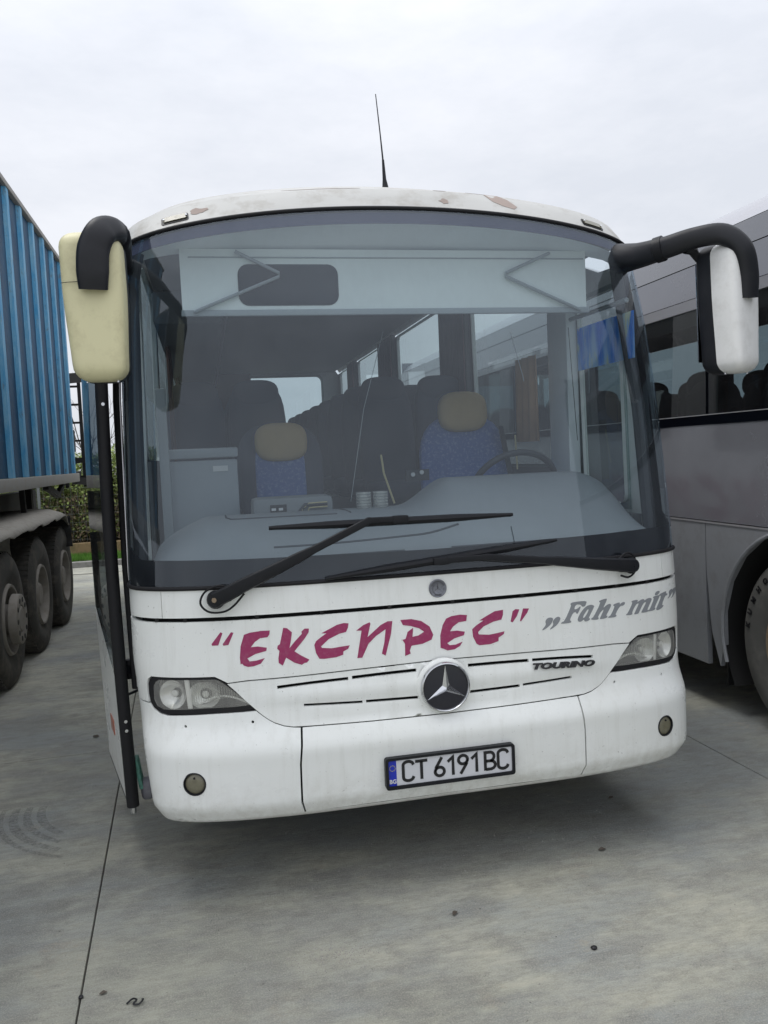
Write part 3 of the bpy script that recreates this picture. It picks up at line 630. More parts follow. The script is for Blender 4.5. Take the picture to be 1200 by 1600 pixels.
# number plate
PL = empty('number_plate', (0, -.06, .48), BUS)
yP = -.062
patch('plate_frame', rrect(-.266, .417, .266, .543, .012), 'black', PL, lambda x, z, d: (x, yP-.012+d, z), .1, holes=[rrect(-.254, .431, .254, .533, .006)], thick=.03, smooth=False)
patch('plate', [(-.222, .431), (.254, .431), (.254, .533), (-.222, .533)], 'platewhite', PL, lambda x, z, d: (x, yP-.006+d, z), .2, thick=.01, smooth=False)
patch('country_strip', [(-.254, .431), (-.2222, .431), (-.2222, .533), (-.254, .533)], 'plateblue', PL, lambda x, z, d: (x, yP-.006+d, z), .2, thick=.01, smooth=False)
def pl_place(cx, cz, yy): return lambda x, y, z: (cx+x, yy-z, cz+y)
stars = MB()
for k in range(12):
    a = 2*math.pi*k/12; stars.box((-.238+.011*math.cos(a)-.0014, yP-.0075, .502+.011*math.sin(a)-.0014), (-.238+.011*math.cos(a)+.0014, yP-.0065, .502+.011*math.sin(a)+.0014))
M['yellowstar'] = pbr('yellow_print', (.5, .45, .10), .5)
stars.build('star_ring', 'yellowstar', PL, smooth=False)
text('country_letters', 'BG', .022, 'platewhite', PL, pl_place(-.238, .442, yP-.0075), bold=.0006)
# plate characters as stroked shapes
def strokes(lst, w):
    m_ = MB()
    for pts in lst:
        P = [Vector(p) for p in pts]; v = []
        for i, p in enumerate(P):
            d0 = (P[i]-P[i-1]).normalized() if i else (P[1]-P[0]).normalized()
            d1 = (P[i+1]-P[i]).normalized() if i < len(P)-1 else d0
            d = (d0+d1).normalized(); nn = Vector((-d.y, d.x)); k_ = 1/max(.5, nn.dot(Vector((-d0.y, d0.x))))
            for sg in (-1, 1): v.append(p+nn*sg*w/2*k_)
        n = len(P); vv = [(a.x, a.y, 0) for a in v]+[(a.x, a.y, 1) for a in v]
        f = []
        for i in range(n-1):
            a, b_, c_, d_ = 2*i, 2*i+1, 2*i+3, 2*i+2
            f.append((a+2*n, b_+2*n, c_+2*n, d_+2*n)); f.append((a, a+2*n, d_+2*n, d_)); f.append((b_, c_, c_+2*n, b_+2*n))
        f += [(0, 1, 1+2*n, 2*n), (2*n-2, 4*n-2, 4*n-1, 2*n-1)]
        m_.add(vv, f)
    return m_
def arc(cx, cy, rx, ry, a0, a1, n=12): return [(cx+rx*math.cos(R(a0+(a1-a0)*k/n)), cy+ry*math.sin(R(a0+(a1-a0)*k/n))) for k in range(n+1)]
GL = dict(
 C=[[(.42,.20)]+arc(.225,.185,.19,.185,0,-180)+arc(.225,.815,.19,.185,180,0)+[(.42,.80)]],
 T=[[(0,.95),(.46,.95)],[(.23,.925),(.23,0)]],
 B=[[(.05,0),(.05,.95),(.24,.95)]+arc(.24,.72,.16,.23,80,-80)+[(.24,.49)],[(.075,.49),(.25,.49)]+arc(.25,.27,.19,.22,80,-80)+[(.25,.05),(.075,.05)]],
 **{'1':[[(.0,.72),(.20,.95),(.20,0)]],
 '6':[[(.33,1.0),(.10,.48)]+arc(.235,.265,.175,.225,150,-210,22)],
 '9':[[(.13,0),(.37,.52)]+arc(.235,.735,.175,.225,-30,-390,22)]})
CH = 'CT6191BC'
xc = [-.199, -.146, -.073, -.014, .024, .084, .136, .192]
for ch, x in zip(CH, xc):
    k_ = .107
    m_ = strokes([[(a*k_, b_*.0765) for a, b_ in P] for P in GL[ch]], .0118)
    m_.v = [(x+a, yP-.0064-c*.0012, .446+b_) for a, b_, c in m_.v]
    m_.build('character', 'ink', PL, smooth=False)
# vinyl lettering
def chaikin(P):
    o = []
    for i in range(len(P)):
        a, b_ = P[i], P[(i+1) % len(P)]; L = math.hypot(a[0]-b_[0], a[1]-b_[1])
        q = .25 if L > .004 else .4
        o += [(a[0]+(b_[0]-a[0])*q, a[1]+(b_[1]-a[1])*q), (a[0]+(b_[0]-a[0])*(1-q), a[1]+(b_[1]-a[1])*(1-q))]
    return o
for p in TR['EK']: patch('letter', p, 'maroon', FP, F(-.0012), .03, thick=.0011)
for i, p in enumerate(TR['FM']):
    patch('letter', chaikin(p), 'greyvinyl', FP, F(-.0012), .03, holes=[chaikin(TR['FMhole'][0])] if i == 3 else (), thick=.0011)
# model name in raised black letters
def tn(cx, off):
    return lambda x, y, z: tuple(FG(cx+x, .8115-(cx+x-.52)*.055+y, -.010-z))
text('model_name', 'TOURINO', .031, 'ink', BUS, tn(.527, 0), shear=.3, bold=.0016, extrude=.003, fitw=.285)
# star emblem
E = empty('emblem', (0, 0, .7915), BUS)
yE = -.035
MB().lathe([(.03, .100), (-.002, .101), (-.008, .0985), (-.010, .0945), (-.006, .0905), (.0, .0895)], (0, yE, .7915), 'Y', 64).build('emblem_ring', 'chrome', E)
MB().lathe([(.03, .112), (.016, .111), (.010, .105), (.008, .100)], (0, yE, .7915), 'Y', 64).build('emblem_collar', 'white', E)
MB().lathe([(0, .0905), (-.003, .06), (-.004, 0.0001)], (0, yE, .7915), 'Y', 48).build('emblem_disc', 'emblem', E)
st = MB(); v = [(0, yE-.016, .7915)]; 
for k in range(3):
    a = R(90+120*k); v.append((.0895*math.cos(a), yE-.005, .7915+.0895*math.sin(a)))
    a = R(150+120*k); v.append((.0165*math.cos(a), yE-.004, .7915+.0165*math.sin(a)))
st.add(v, [(0, 1+i, 1+(i+1) % 6) for i in range(6)]).build('three_pointed_star', 'chrome', E, smooth=False)
B_ = empty('badge', (0, .02, 1.1785), BUS)
yB = Yc(1.1785)
MB().lathe([(.0, .0365), (-.005, .0365), (-.007, .034), (-.0055, .031), (-.0055, .024), (-.0075, .0225), (-.006, .020), (-.007, .0001)], (0, yB, 1.1785), 'Y', 48).build('badge_disc', 'badge', B_)
v = [(0, yB-.0105, 1.1785)]
for k in range(3):
    a = R(90+120*k); v.append((.020*math.cos(a), yB-.0065, 1.1785+.020*math.sin(a)))
    a = R(150+120*k); v.append((.0035*math.cos(a), yB-.0065, 1.1785+.0035*math.sin(a)))
MB().add(v, [(0, 1+i, 1+(i+1) % 6) for i in range(6)]).build('badge_star', 'chrome', B_, smooth=False)
tk = MB()
for k in range(22):
    a = R(30+120*k/21) if k < 15 else R(245+50*(k-15)/6)
    if k < 15: a = R(25+130*k/14)
    c = Vector((.0277*math.cos(a), 0, .0277*math.sin(a)))
    tk.bar((c.x*.9, yB-.0062, 1.1785+c.z*.9), (c.x*1.1, yB-.0062, 1.1785+c.z*1.1), .0016, .0012, up=(0, 1, 0))
o = tk.build('badge_letter_marks', 'ink', B_, smooth=False); o['kind'] = 'stuff'
# windscreen
WB = 1.243
wl = [(-1.46, WB)] + [(x, WB) for x in (-.8, 0, .8)] + [(1.46, WB)] + [(1.45, 2.0)] + top_edge(1.40, -1.40) + [(-1.45, 2.0)]
WS = patch('windscreen', wl, 'windshield', BUS, F(.0), .07, thick=0)
fo = lambda du, z0, zt: [(-1.46+du, z0), (1.46-du, z0)] + [(1.45-du, 2.0)] + [(u*(1-du), z-zt) for u, z in top_edge(1.40, -1.40)] + [(-1.45+du, 2.0)]
inner = [(-1.285, 1.40), (-1.19, 1.352), (-.8, 1.345), (0, 1.335), (.8, 1.345), (1.26, 1.352), (1.345, 1.40), (1.345, 2.0)] + [(u, z-.012) for u, z in top_edge(1.33, -1.25)] + [(-1.285, 2.0)]
patch('glass_border', fo(.0, WB+.001, .001), 'frit', BUS, F(.006), .05, holes=[inner], thick=.003)
sb = [(u, z-.014) for u, z in top_edge(-1.24, 1.32)] + [(u, z-.068+.012*(abs(u)/1.3)**2) for u, z in top_edge(1.32, -1.24)]
patch('shade_band', sb, 'shade', BUS, F(.008), .05, thick=.002)
n_ = 80
for zf, dz in ((lambda u: WB-.003, 0), (ZTOP, 0)):
    MB().tube([S(u, zf(u))+SN(u, zf(u))*.001 for u in np.linspace(-1.44, 1.44, n_)], .0085, 8).build('windscreen_seal', 'rubber', BUS)

patch('sticker', [(1.232, 1.545), (1.262, 1.545), (1.262, 1.60), (1.232, 1.60)], 'greyvinyl', WS, F(.004), .03, thick=.001)
patch('sticker', [(1.225, 1.513), (1.268, 1.513), (1.268, 1.535), (1.225, 1.535)], 'label', WS, F(.004), .03, thick=.001)
# ------------------------------------------------------------------ roof of the white coach
def sm(x): x = min(1, max(0, x)); return x*x*(3-2*x)
_hs = [0, .03, .1, .3, .6, 1.1, 2.1, 9.5]; _hz = [0, .035, .11, .18, .28, .40, .50, .50]
def RF(r, s, d=0):
    """roof: r across (-1..1), s metres behind the top of the windscreen"""
    x = r*FW*.9790
    a = min(abs(r), .99999)*FW
    u = float(np.interp(a, _xs, _us))
    zt = ZTOP(u) + .0; y0 = float(np.interp(a, _xs, _ys))
    p0 = S(math.copysign(u, r), zt)
    bx = y0
    y = .40 + s + (p0.y-.40)*(1-sm(s/2.2)) 
    z = zt + float(np.interp(s, _hs, _hz)) - .10*abs(r)**12*sm(s/.25) - .06*r*r*sm((s-.2)/1.5)
    return Vector((p0.x if s < 1e-6 else x*(1) , y, z-d))
rr = np.sin(np.linspace(-math.pi/2, math.pi/2, 57)); ss = [0, .012, .03, .06, .1, .15, .2, .3, .45, .6, .85, 1.1, 1.6, 2.1, 3.2, 4.5, 6, 7.5, 8.6, 8.9]
v = []; f = []
for s in ss:
    for r in rr: v.append(RF(r, s))
W_ = len(rr)
for i in range(len(ss)-1):
    for j in range(W_-1): f.append((i*W_+j, i*W_+j+1, (i+1)*W_+j+1, (i+1)*W_+j))
# front lip thickness
n0 = len(v)
for r in rr: p = RF(r, 0); v.append(p + Vector((0, .02, -.012)))
for j in range(W_-1): f.append((j, n0+j, n0+j+1, j+1))
ROOF = meshobj('roof', v, f, 'roofpaint', BUS, angle=50)
def roofpatch(name, cx, cs, pts, mat, off=-.0015, **k):
    return patch(name, [(cx+a, cs+b_) for a, b_ in pts], mat, ROOF, lambda x, s, d: RF(x/(FW*.979), s, 0)+Vector((0, -.6, 1)).normalized()*(-(off+d)), .03, thick=.001, **k)
def blob(rx, ry, n=14, seed=1, tilt=0):
    rnd = random.Random(seed); o = []
    for k in range(n):
        a = 2*math.pi*k/n; q = 1+rnd.uniform(-.35, .25); x, y = rx*q*math.cos(a), ry*q*math.sin(a)
        o.append((x*math.cos(tilt)-y*math.sin(tilt), x*math.sin(tilt)+y*math.cos(tilt)))
    return o
roofpatch('paint_chip', -.845, .055, blob(.035, .016, seed=2), 'primer')
roofpatch('paint_chip', .22, .045, blob(.022, .014, seed=3), 'primer')
roofpatch('paint_chip', .235, .16, blob(.03, .016, seed=5), 'primer')
roofpatch('paint_chip', .46, .085, [(-.10,.085),(-.05,.075),(-.01,.04),(.03,.015),(.07,.0),(.105,-.035),(.085,-.05),(.04,-.04),(-.005,-.02),(-.035,.015),(-.06,.045),(-.10,.07)], 'primer')
roofpatch('paint_chip', -.30, .19, blob(.16, .012, seed=8), 'primer')
for s_, cx in ((-1, -.942), (1, .942)):
    mk = empty('marker_lamp', RF(cx/1.19, .05), ROOF)
    fn_ = lambda x, s, d: RF(x/(FW*.979), s, 0)+Vector((0, -.8, .6)).normalized()*(.003-d)
    o = [(cx+a, .035+b_) for a, b_ in rrect(-.056, -.013, .056, .021, .008)]
    patch('marker_lamp_base', o, 'black', mk, fn_, .02, thick=.006)
    fn2 = lambda x, s, d: RF(x/(FW*.979), s, 0)+Vector((0, -.8, .6)).normalized()*(.008-d)
    patch('marker_lamp_lens', [(cx+a, .037+b_) for a, b_ in rrect(-.048, -.008, .048, .014, .005)], 'lampglass2' if 'lampglass2' in M else 'fogglass', mk, fn2, .02, thick=.006)
    for e in (-.05, .05):
        p = fn2(cx+e*.93, .039, 0); MB().cyl(p, p+Vector((0, -.004, .003)), .004, 8).build('screw', 'chrome', mk)
# antenna
ab = RF(.134/1.19, .80)
AN = empty('antenna', ab, BUS)
MB().tube([ab-Vector((0,0,.01)), ab+Vector((0,0,.02)), ab+Vector((-.002,.004,.06)), ab+Vector((-.004,.008,.16))], [.022, .016, .010, .006], 12).build('antenna_base', 'black', AN)
MB().tube([ab+Vector((-.004,.008,.15)), ab+Vector((-.008,.03,.30)), ab+Vector((-.014,.07,.52))], [.005, .0036, .0026], 8).build('antenna_rod', 'black', AN)

# ------------------------------------------------------------------ side walls
YR = 9.30
def edge_z(y): # height of roof edge at the side
    return RF(.9999, 0).z + float(np.interp(max(0, y-.78), [0, .1, .3, .6, 1.1, 2.1, 9], [-.06, .01, .08, .16, .25, .33, .33]))-.02
def side_x(s, z): return s*FW*wz(z)
yfront = lambda z: S(1.45, z).y
WIN_L = [(.50+.18, 1.13, 1.42, 2.50), (1.42, 2.94, 1.62, 2.86), (3.58, 5.38, 1.75, 2.93), (6.02, 7.62, 1.75, 2.94), (8.0, 9.05, 1.75, 2.94)]
def quad(y0, y1, z0, z1): return rrect(y0, z0, y1, z1, .05, 3)
def wall(s, holes, door=None):
    zs = [.79, 1.1, 1.5, 2.0, 2.3, 2.6]
    o = [(yfront(z), z) for z in zs]
    o += [(y, edge_z(y)) for y in (.86, 1.1, 1.5, 2.0, 3.0, 5, 7)] + [(YR, edge_z(9)), (YR, .36)]
    def arch(cy, r=.54):
        return [(cy+r*math.cos(R(a)), .50+r*math.sin(R(a))) for a in np.linspace(-15, 195, 16)]
    o += arch(7.05) + arch(2.45)
    if door:
        o += [(1.42, .36), (1.42, 2.52), (.80, 2.52), (.72, 2.0), (.60, .79)]
        o = [o[-1]] + [p for p in o[:-1]] if False else o
        # opening reaches down to the sill: front post stays
    else: o += [(.93, .36), (.93, .789)]
    fn = lambda y, z, d: Vector((side_x(s, z)-s*d, y, z))
    return patch('side_wall', o, 'white', BUS, fn, .25, holes=holes, thick=.03)
WL_ = wall(1, [quad(*w) for w in WIN_L])
WIN_R = [(1.55, 3.0, 1.75, 2.86), (3.2, 5.2, 1.75, 2.93), (5.4, 7.2, 1.75, 2.94), (7.4, 9.0, 1.75, 2.94)]
WR_ = wall(-1, [quad(*w) for w in WIN_R], door=True)
for s, ws in ((1, WIN_L), (-1, WIN_R)):
    for y0, y1, z0, z1 in ws:
        pn = patch('window', [(y0-.03, z0-.03), (y1+.03, z0-.03), (y1+.03, z1+.03), (y0-.03, z1+.03)], 'sideglass', BUS, lambda y, z, d: Vector((side_x(s, z)-s*(.012+d), y, z)), .3, thick=.004)
# lettering down the left-hand side (seen mirrored in the grey coach)
xs0 = min(p[0] for P in TR['EK'] for p in P); xs1 = max(p[0] for P in TR['EK'] for p in P)
zs0 = min(p[1] for P in TR['EK'] for p in P)
for P in TR['EK'][2:9]:
    patch('side_letter', [(1.5+(x-xs0)*3.1, 1.0+(z-zs0)*2.9) for x, z in P], 'maroon', WL_, lambda y, z, d: Vector((side_x(1, z)+.0012-d, y, z)), .1, thick=.001)
# rear wall with window
rear = patch('rear_wall', [(-1.19, .4), (1.19, .4), (1.19, 2.9), (1.05, 3.1), (-1.05, 3.1), (-1.19, 2.9)], 'white', BUS, lambda x, z, d: Vector((x, YR-d, z)), .4, holes=[rrect(-.9, 2.0, .9, 2.92, .08)], thick=.04)
patch('rear_window', rrect(-.93, 1.97, .93, 2.95, .08), 'sideglass', BUS, lambda x, z, d: Vector((x, YR-.015-d, z)), .5, thick=.004)
MB().box((-.95, 9.18, 1.9), (-.14, 9.2, 3.0)).build('rear_curtain', 'curtain', BUS, smooth=False)
# black jamb strip by the door opening
jb = MB(); jb.tube([(-1.222, .47, .78), (-1.230, .47, 1.3), (-1.226, .52, 2.0), (-1.205, .62, 2.55)], .017, 8); jb.build('door_jamb_seal', 'rubber', BUS)
MB().tube([(-1.2135, .452, .79), (-1.220, .45, 1.3), (-1.212, .50, 2.0), (-1.192, .60, 2.55)], .0035, 6).build('door_jamb_edge', 'trimwhite', BUS)
# corner posts inside the glass
for s in (-1, 1):
    MB().tube([S(s*1.40, 1.24)-SN(s*1.40, 1.24)*.05, S(s*1.38, 1.9)-SN(s*1.38, 1.9)*.05, S(s*1.36, 2.5)-SN(s*1.3, 2.5)*.05, S(s*1.22, 2.66)-SN(s*1.2, 2.6)*.06], .03, 8).build('corner_post', 'dashdark', BUS)

# ------------------------------------------------------------------ inside the white coach
MB().box((-1.18, .45, .72), (1.18, 1.9, .78)).box((-1.18, 1.9, .78), (1.18, 9.25, 1.12)).build('cabin_floor', 'intfloor', BUS, smooth=False)
MB().box((-1.17, 1.3, 1.1), (-1.15, 9.2, 1.74)).box((1.15, 1.2, .8), (1.17, 9.2, 1.6)).box((1.13, .5, .8), (1.17, 1.2, 1.38)).build('side_lining', 'intwall', BUS, smooth=False)
# lining of the roof: front hood then a dark ceiling
v = []; f = []; cs = [0.02, .1, .2, .35]
hood = [(.0, -.035), (.05, -.045), (.10, -.08), (.13, -.13), (.135, -.165)]
rr2 = np.linspace(-.985, .985, 31)
for dy, dz in hood:
    for r in rr2:
        p = RF(r, 0); q = p + Vector((0, .03+dy, 0)); zz = p.z+dz
        zflat = 2.64
        k_ = sm(-dz/.165); v.append((q.x*(1-.03), q.y*(1-k_)+(.60)*k_, zz*(1-k_)+zflat*k_))
for i in range(len(hood)-1):
    for j in range(30): f.append((i*31+j, i*31+j+1, (i+1)*31+j+1, (i+1)*31+j))
meshobj('front_header', v, f, 'ceil', BUS)
MB().box((-1.1, .62, 2.68), (1.1, 1.6, 2.72)).box((-1.1, 1.6, 2.68), (1.1, 1.63, 2.98)).box((-1.1, 1.6, 2.98), (1.1, 9.25, 3.01)).build('ceiling', 'intwall', BUS, smooth=False)
MB().box((-1.13, 2.0, 2.55), (-.72, 9.2, 2.75)).build('luggage_rack', 'intwall', BUS, bevel=.03)
MB().box((-.70, 2.0, 2.60), (-.69, 9.2, 2.62)).build('rack_rail', 'trimwhite', BUS, smooth=False)
# driver's window divider, door side post and pillars with curtains
for y0, y1 in ((2.97, 3.5), (5.45, 5.98), (7.68, 7.97)):
    MB().box((1.12, y0, 1.6), (1.16, y1, 2.97)).build('window_pillar', 'intwall', BUS, smooth=False)
def curtain(x, y0, y1, z0, z1, mat='curtain', folds=5, nm='curtain', amp=.02):
    v = []; f = []; n = folds*6
    for k in range(n+1):
        y = y0+(y1-y0)*k/n; dx = amp*math.sin(2*math.pi*folds*k/n)
        v += [(x+dx, y, z0), (x+dx*.6, y, z1)]
    f = [(2*k, 2*k+2, 2*k+3, 2*k+1) for k in range(n)]
    o = meshobj(nm, v, f, mat, BUS); md = o.modifiers.new('solid', 'SOLIDIFY'); md.thickness = .004; return o
curtain(1.085, 2.93, 3.55, 1.62, 2.94); curtain(1.085, 5.40, 6.0, 1.62, 2.94); curtain(1.085, 7.64, 8.0, 1.62, 2.94)
curtain(-1.085, 2.9, 3.3, 1.62, 2.9); curtain(-1.085, 5.1, 5.5, 1.62, 2.9)
curtain(1.03, 1.42, 1.72, 1.76, 2.26, 'tancloth', 3, 'hanging_cloth')
# light grey post and pull-down blind at the driver's window
MB().box((1.10, 1.14, 1.36), (1.17, 1.40, 2.62)).build('side_post', 'ceil', BUS, bevel=.015)
bl = MB(); n = 10
for a_, b_ in ((.46, .655), (.662, .80), (.807, 1.06)):
    bl.box((1.128, a_, 2.125), (1.134, b_, 2.345+.012*(a_-.46)))
bl.build('window_blind', 'blind', BUS, smooth=False)
MB().cyl((1.12, .50, 2.40), (1.12, 1.12, 2.41), .012, 8).build('blind_roller', 'visorbar', BUS)
# roller blind behind the windscreen
MB().box((-.935, .556, 2.372), (.94, .562, 2.64)).build('sun_blind', 'visor', BUS, smooth=False)
MB().box((-.94, .545, 2.352), (.95, .566, 2.378)).box((-.90, .550, 2.60), (.93, .5555, 2.606)).build('blind_bar', 'visorbar', BUS, bevel=.003)
patch('blind_window', rrect(-.693, 2.396, -.252, 2.574, .045), 'darkfilm', BUS, lambda x, z, d: Vector((x, .5525+d, z)), .2, thick=.003)
for pts in ([(-.70, 2.625), (-.515, 2.533), (-.515, 2.518), (-.885, 2.368)], [(.75, 2.625), (.532, 2.533), (.532, 2.518), (.90, 2.362)]):
    MB().tube([(x, .538, z) for x, z in pts], .0125, 8, flat=.6).build('blind_arm', 'visorbar', BUS)
# dashboard
def dz_(x, y):
    base = 1.325 + (y-.2)*.30
    hl_ = .0
    h1 = sm((x-.02)/.26)*sm((1.19-x)/.18) if x > -.1 else 0
    top = 1.325+.145*sm((y-.15)/.55)
    left = min(1, max(0, (x+1.13)/.24))**.5
    z = 1.29+(top-1.29)*left if x < 0 else top
    z += h1*(.125*sm((y-.18)/.5))
    if x > .9: z -= .10*sm((x-.9)/.27)*sm((y-.1)/.4)
    return z
nx, ny = 90, 24; v = []; f = []
for j in range(ny+1):
    for i in range(nx+1):
        x = -1.13+2.26*i/nx
        yf = float(np.interp(abs(x), _xs, _ys))+Yc(1.33)+.055
        y = yf+(.82-yf)*j/ny if yf < .8 else .8
        v.append((x, y, dz_(x, y)))
for j in range(ny):
    for i in range(nx): f.append((j*(nx+1)+i, j*(nx+1)+i+1, (j+1)*(nx+1)+i+1, (j+1)*(nx+1)+i))
n0 = len(v)
for i in range(nx+1): q = v[ny*(nx+1)+i]; v.append((q[0], .845, q[2]-.03)); 
for i in range(nx+1): q = v[ny*(nx+1)+i]; v.append((q[0], .86, .80))
for i in range(nx): f.append((ny*(nx+1)+i, ny*(nx+1)+i+1, n0+i+1, n0+i)); f.append((n0+i, n0+i+1, n0+nx+2+i, n0+nx+1+i))
DASH = meshobj('dashboard', v, f, 'dash', BUS)
def dashline(nm, pts, r=.004, mat='dashdark'):
    MB().tube([(x, y, dz_(x, y)+.001) for x, y in pts], r, 6).build(nm, mat, DASH)
dashline('dash_seam', [(-.80, .80), (-.80, .66), (-.78, .62), (-.60, .615), (-.30, .61)])
dashline('dash_seam', [(-.27, .82), (-.25, .70), (-.235, .62)])
dashline('defroster_slot', [(x, float(np.interp(abs(x), _xs, _ys))+.14) for x in np.linspace(-1.0, -.1, 24)], .005)
dashline('defroster_slot', [(x, float(np.interp(abs(x), _xs, _ys))+.14) for x in np.linspace(.1, .95, 24)], .005)
dashline('dash_seam', [(x, .34+.03*math.sin(x*3)) for x in np.linspace(-.62, .2, 20)], .006)
# instrument pod edge, steering wheel
SW = empty('steering_wheel', (.71, .98, 1.50), BUS)
ct = Vector((.71, 1.0, 1.50)); nrm = Vector((0, .86, .52)).normalized(); ax = Vector((1, 0, 0)); ay = nrm.cross(ax)
ring = [ct+ax*.235*math.cos(a)+ay*.235*math.sin(a) for a in np.linspace(0, 2*math.pi, 40)]
MB().tube(ring, .017, 10, caps=False).build('wheel_rim', 'dashdark', SW)
sp = MB()
for a in (R(200), R(340), R(90)): sp.bar(ct-nrm*.03, ct+ax*.225*math.cos(a)+ay*.225*math.sin(a), .04, .015)
sp.build('spokes', 'dashdark', SW); MB().cyl(ct-nrm*.10, ct-nrm*.01, .06, 18).build('wheel_hub', 'dashdark', SW)
def cushion(nm, c, size, mat, parent, rx=0, rz=0, p=3.2, n=10):
    """softly rounded block"""
    v = []; f = []; nu, nv = 24, 14
    rot = Matrix.Rotation(rz, 3, 'Z') @ Matrix.Rotation(rx, 3, 'X')
    sg = lambda a, q: math.copysign(abs(a)**q, a)
    for j in range(nv+1):
        ph = -math.pi/2+math.pi*j/nv
        for i in range(nu):
            th = 2*math.pi*i/nu; q = 2/p
            w = Vector((sg(math.cos(ph), q)*sg(math.cos(th), q)*size[0]/2, sg(math.cos(ph), q)*sg(math.sin(th), q)*size[1]/2, sg(math.sin(ph), q)*size[2]/2))
            v.append(Vector(c)+rot @ w)
    for j in range(nv):
        for i in range(nu): f.append((j*nu+i, j*nu+(i+1) % nu, (j+1)*nu+(i+1) % nu, (j+1)*nu+i))
    return meshobj(nm, v, f, mat, parent)
DS = empty('driver_seat', (.655, 1.75, .8), BUS)
cushion('backrest', (.655, 1.66, 1.58), (.56, .12, .72), 'seatblue', DS, R(-8), p=3)
cushion('head_cover', (.645, 1.63, 1.955), (.30, .13, .24), 'headtan', DS, R(-6), p=3)
cushion('seat_cushion', (.655, 1.40, 1.22), (.52, .50, .16), 'seatblue', DS)
MB().box((.50, 1.25, .78), (.80, 1.6, 1.15)).build('seat_base', 'dashdark', DS, bevel=.02)
MB().bar((.86, 1.57, 1.86), (.90, 1.50, 1.50), .045, .004).build('seat_belt', 'dashdark', DS)
GS = empty('guide_seat', (-.45, 1.7, .8), BUS)
cushion('backrest', (-.45, 1.70, 1.62), (.50, .13, .62), 'seatdark', GS, R(-6))
cushion('backrest_panel', (-.455, 1.645, 1.56), (.29, .07, .52), 'seatblue', GS, R(-6), p=5)
cushion('head_cover', (-.445, 1.63, 1.82), (.30, .11, .22), 'headtan', GS, R(-4), p=3)
cushion('seat_cushion', (-.45, 1.42, 1.25), (.46, .48, .14), 'seatdark', GS)
CB = empty('cool_box', (-.9, 1.3, .78), BUS)
MB().box((-1.09, 1.18, .8), (-.715, 1.6, 1.735)).build('box_body', 'fridge', CB, bevel=.012)
MB().box((-1.095, 1.17, 1.745), (-.71, 1.61, 1.795)).build('box_lid', 'fridge', CB, bevel=.01)
MB().box((-.84, 1.174, 1.675), (-.765, 1.179, 1.703)).build('box_label', 'label', CB, smooth=False)
MB().box((-1.10, 1.14, 1.2), (-1.05, 1.17, 2.1)).build('grab_rail', 'visorbar', BUS, bevel=.01)
CN = empty('centre_console', (-.45, 1.0, 1.2), BUS)
MB().box((-.665, .93, 1.1), (-.265, 1.12, 1.535)).build('console_body', 'dash', CN, bevel=.03)
MB().box((-.58, .924, 1.42), (-.50, .931, 1.50)).build('console_switches', 'ink', CN, smooth=False)
for q in ((-.565, 1.452), (-.53, 1.452), (-.565, 1.478), (-.53, 1.478)):
    MB().box((q[0]-.009, .920, q[1]-.006), (q[0]+.012, .9245, q[1]+.006)).build('switch_cap', 'label', CN, smooth=False)
for dz in (0, .022):
    MB().tube([(-.46+dz*1.0, .915, 1.41), (-.42+dz, .91, 1.478-dz), (-.39, .91, 1.50-dz), (-.30, .91, 1.502-dz)], .0038, 6).build('microphone_cord', 'straw', CN)
MB().tube([(-.47, .918, 1.42), (-.41, .915, 1.492), (-.30, .915, 1.494)], .010, 8).build('console_handle', 'dashdark', CN)
MB().tube([(.055, 1.25, 1.72), (.06, 1.22, 1.62), (.095, 1.15, 1.46)], .006, 6).build('yellow_strap', 'straw', BUS)
MB().tube([(.905, 1.45, 1.80), (.90, 1.42, 1.60)], .005, 6).build('yellow_strap', 'straw', BUS)
MB().bar((.20, 1.3, 1.60), (.33, 1.3, 1.60), .03, .06).build('ticket_box', 'dashdark', BUS)
for q in ((.235, 1.605), (.285, 1.615)): MB().cyl((q[0], 1.28, q[1]), (q[0], 1.27, q[1]), .012, 12).build('dial', 'label', BUS)
# glass jars of coiled wire on the dashboard
for k, x in enumerate((-.148, -.066)):
    j = thing('glass_jar', (x, .74, dz_(x, .74)), ('left' if k == 0 else 'right')+'-hand one of two small ribbed glass jars standing side by side on the coach dashboard', 'jar', 'ribbed glass jars on the dashboard')
    zb = dz_(x, .74)
    MB().lathe([(0, .001), (.001, .036), (.078, .037)], (x, .74, zb), 'Z', 24).build('jar_wall', 'lampglass', j)
    cm = MB()
    for i in range(5): cm.lathe([(.014+i*.014, .0345), (.0165+i*.014, .037), (.019+i*.014, .0345)], (x, .74, zb), 'Z', 24)
    cm.build('jar_ribs', 'silver', j)
# hairline cords hanging inside
MB().tube([(.02, .9, 2.33), (-.10, .88, 1.95), (-.19, .86, 1.50)], .0016, 5).build('hanging_cord', 'visorbar', BUS)
MB().tube([(.80, 1.2, 2.36), (.865, 1.2, 2.12), (.87, 1.2, 2.09)], .0018, 5).build('hanging_cord', 'label', BUS)
MB().tube([(1.05, 1.0, 2.35), (1.075, .98, 1.75)], .002, 5).build('hanging_cord', 'dashdark', BUS)
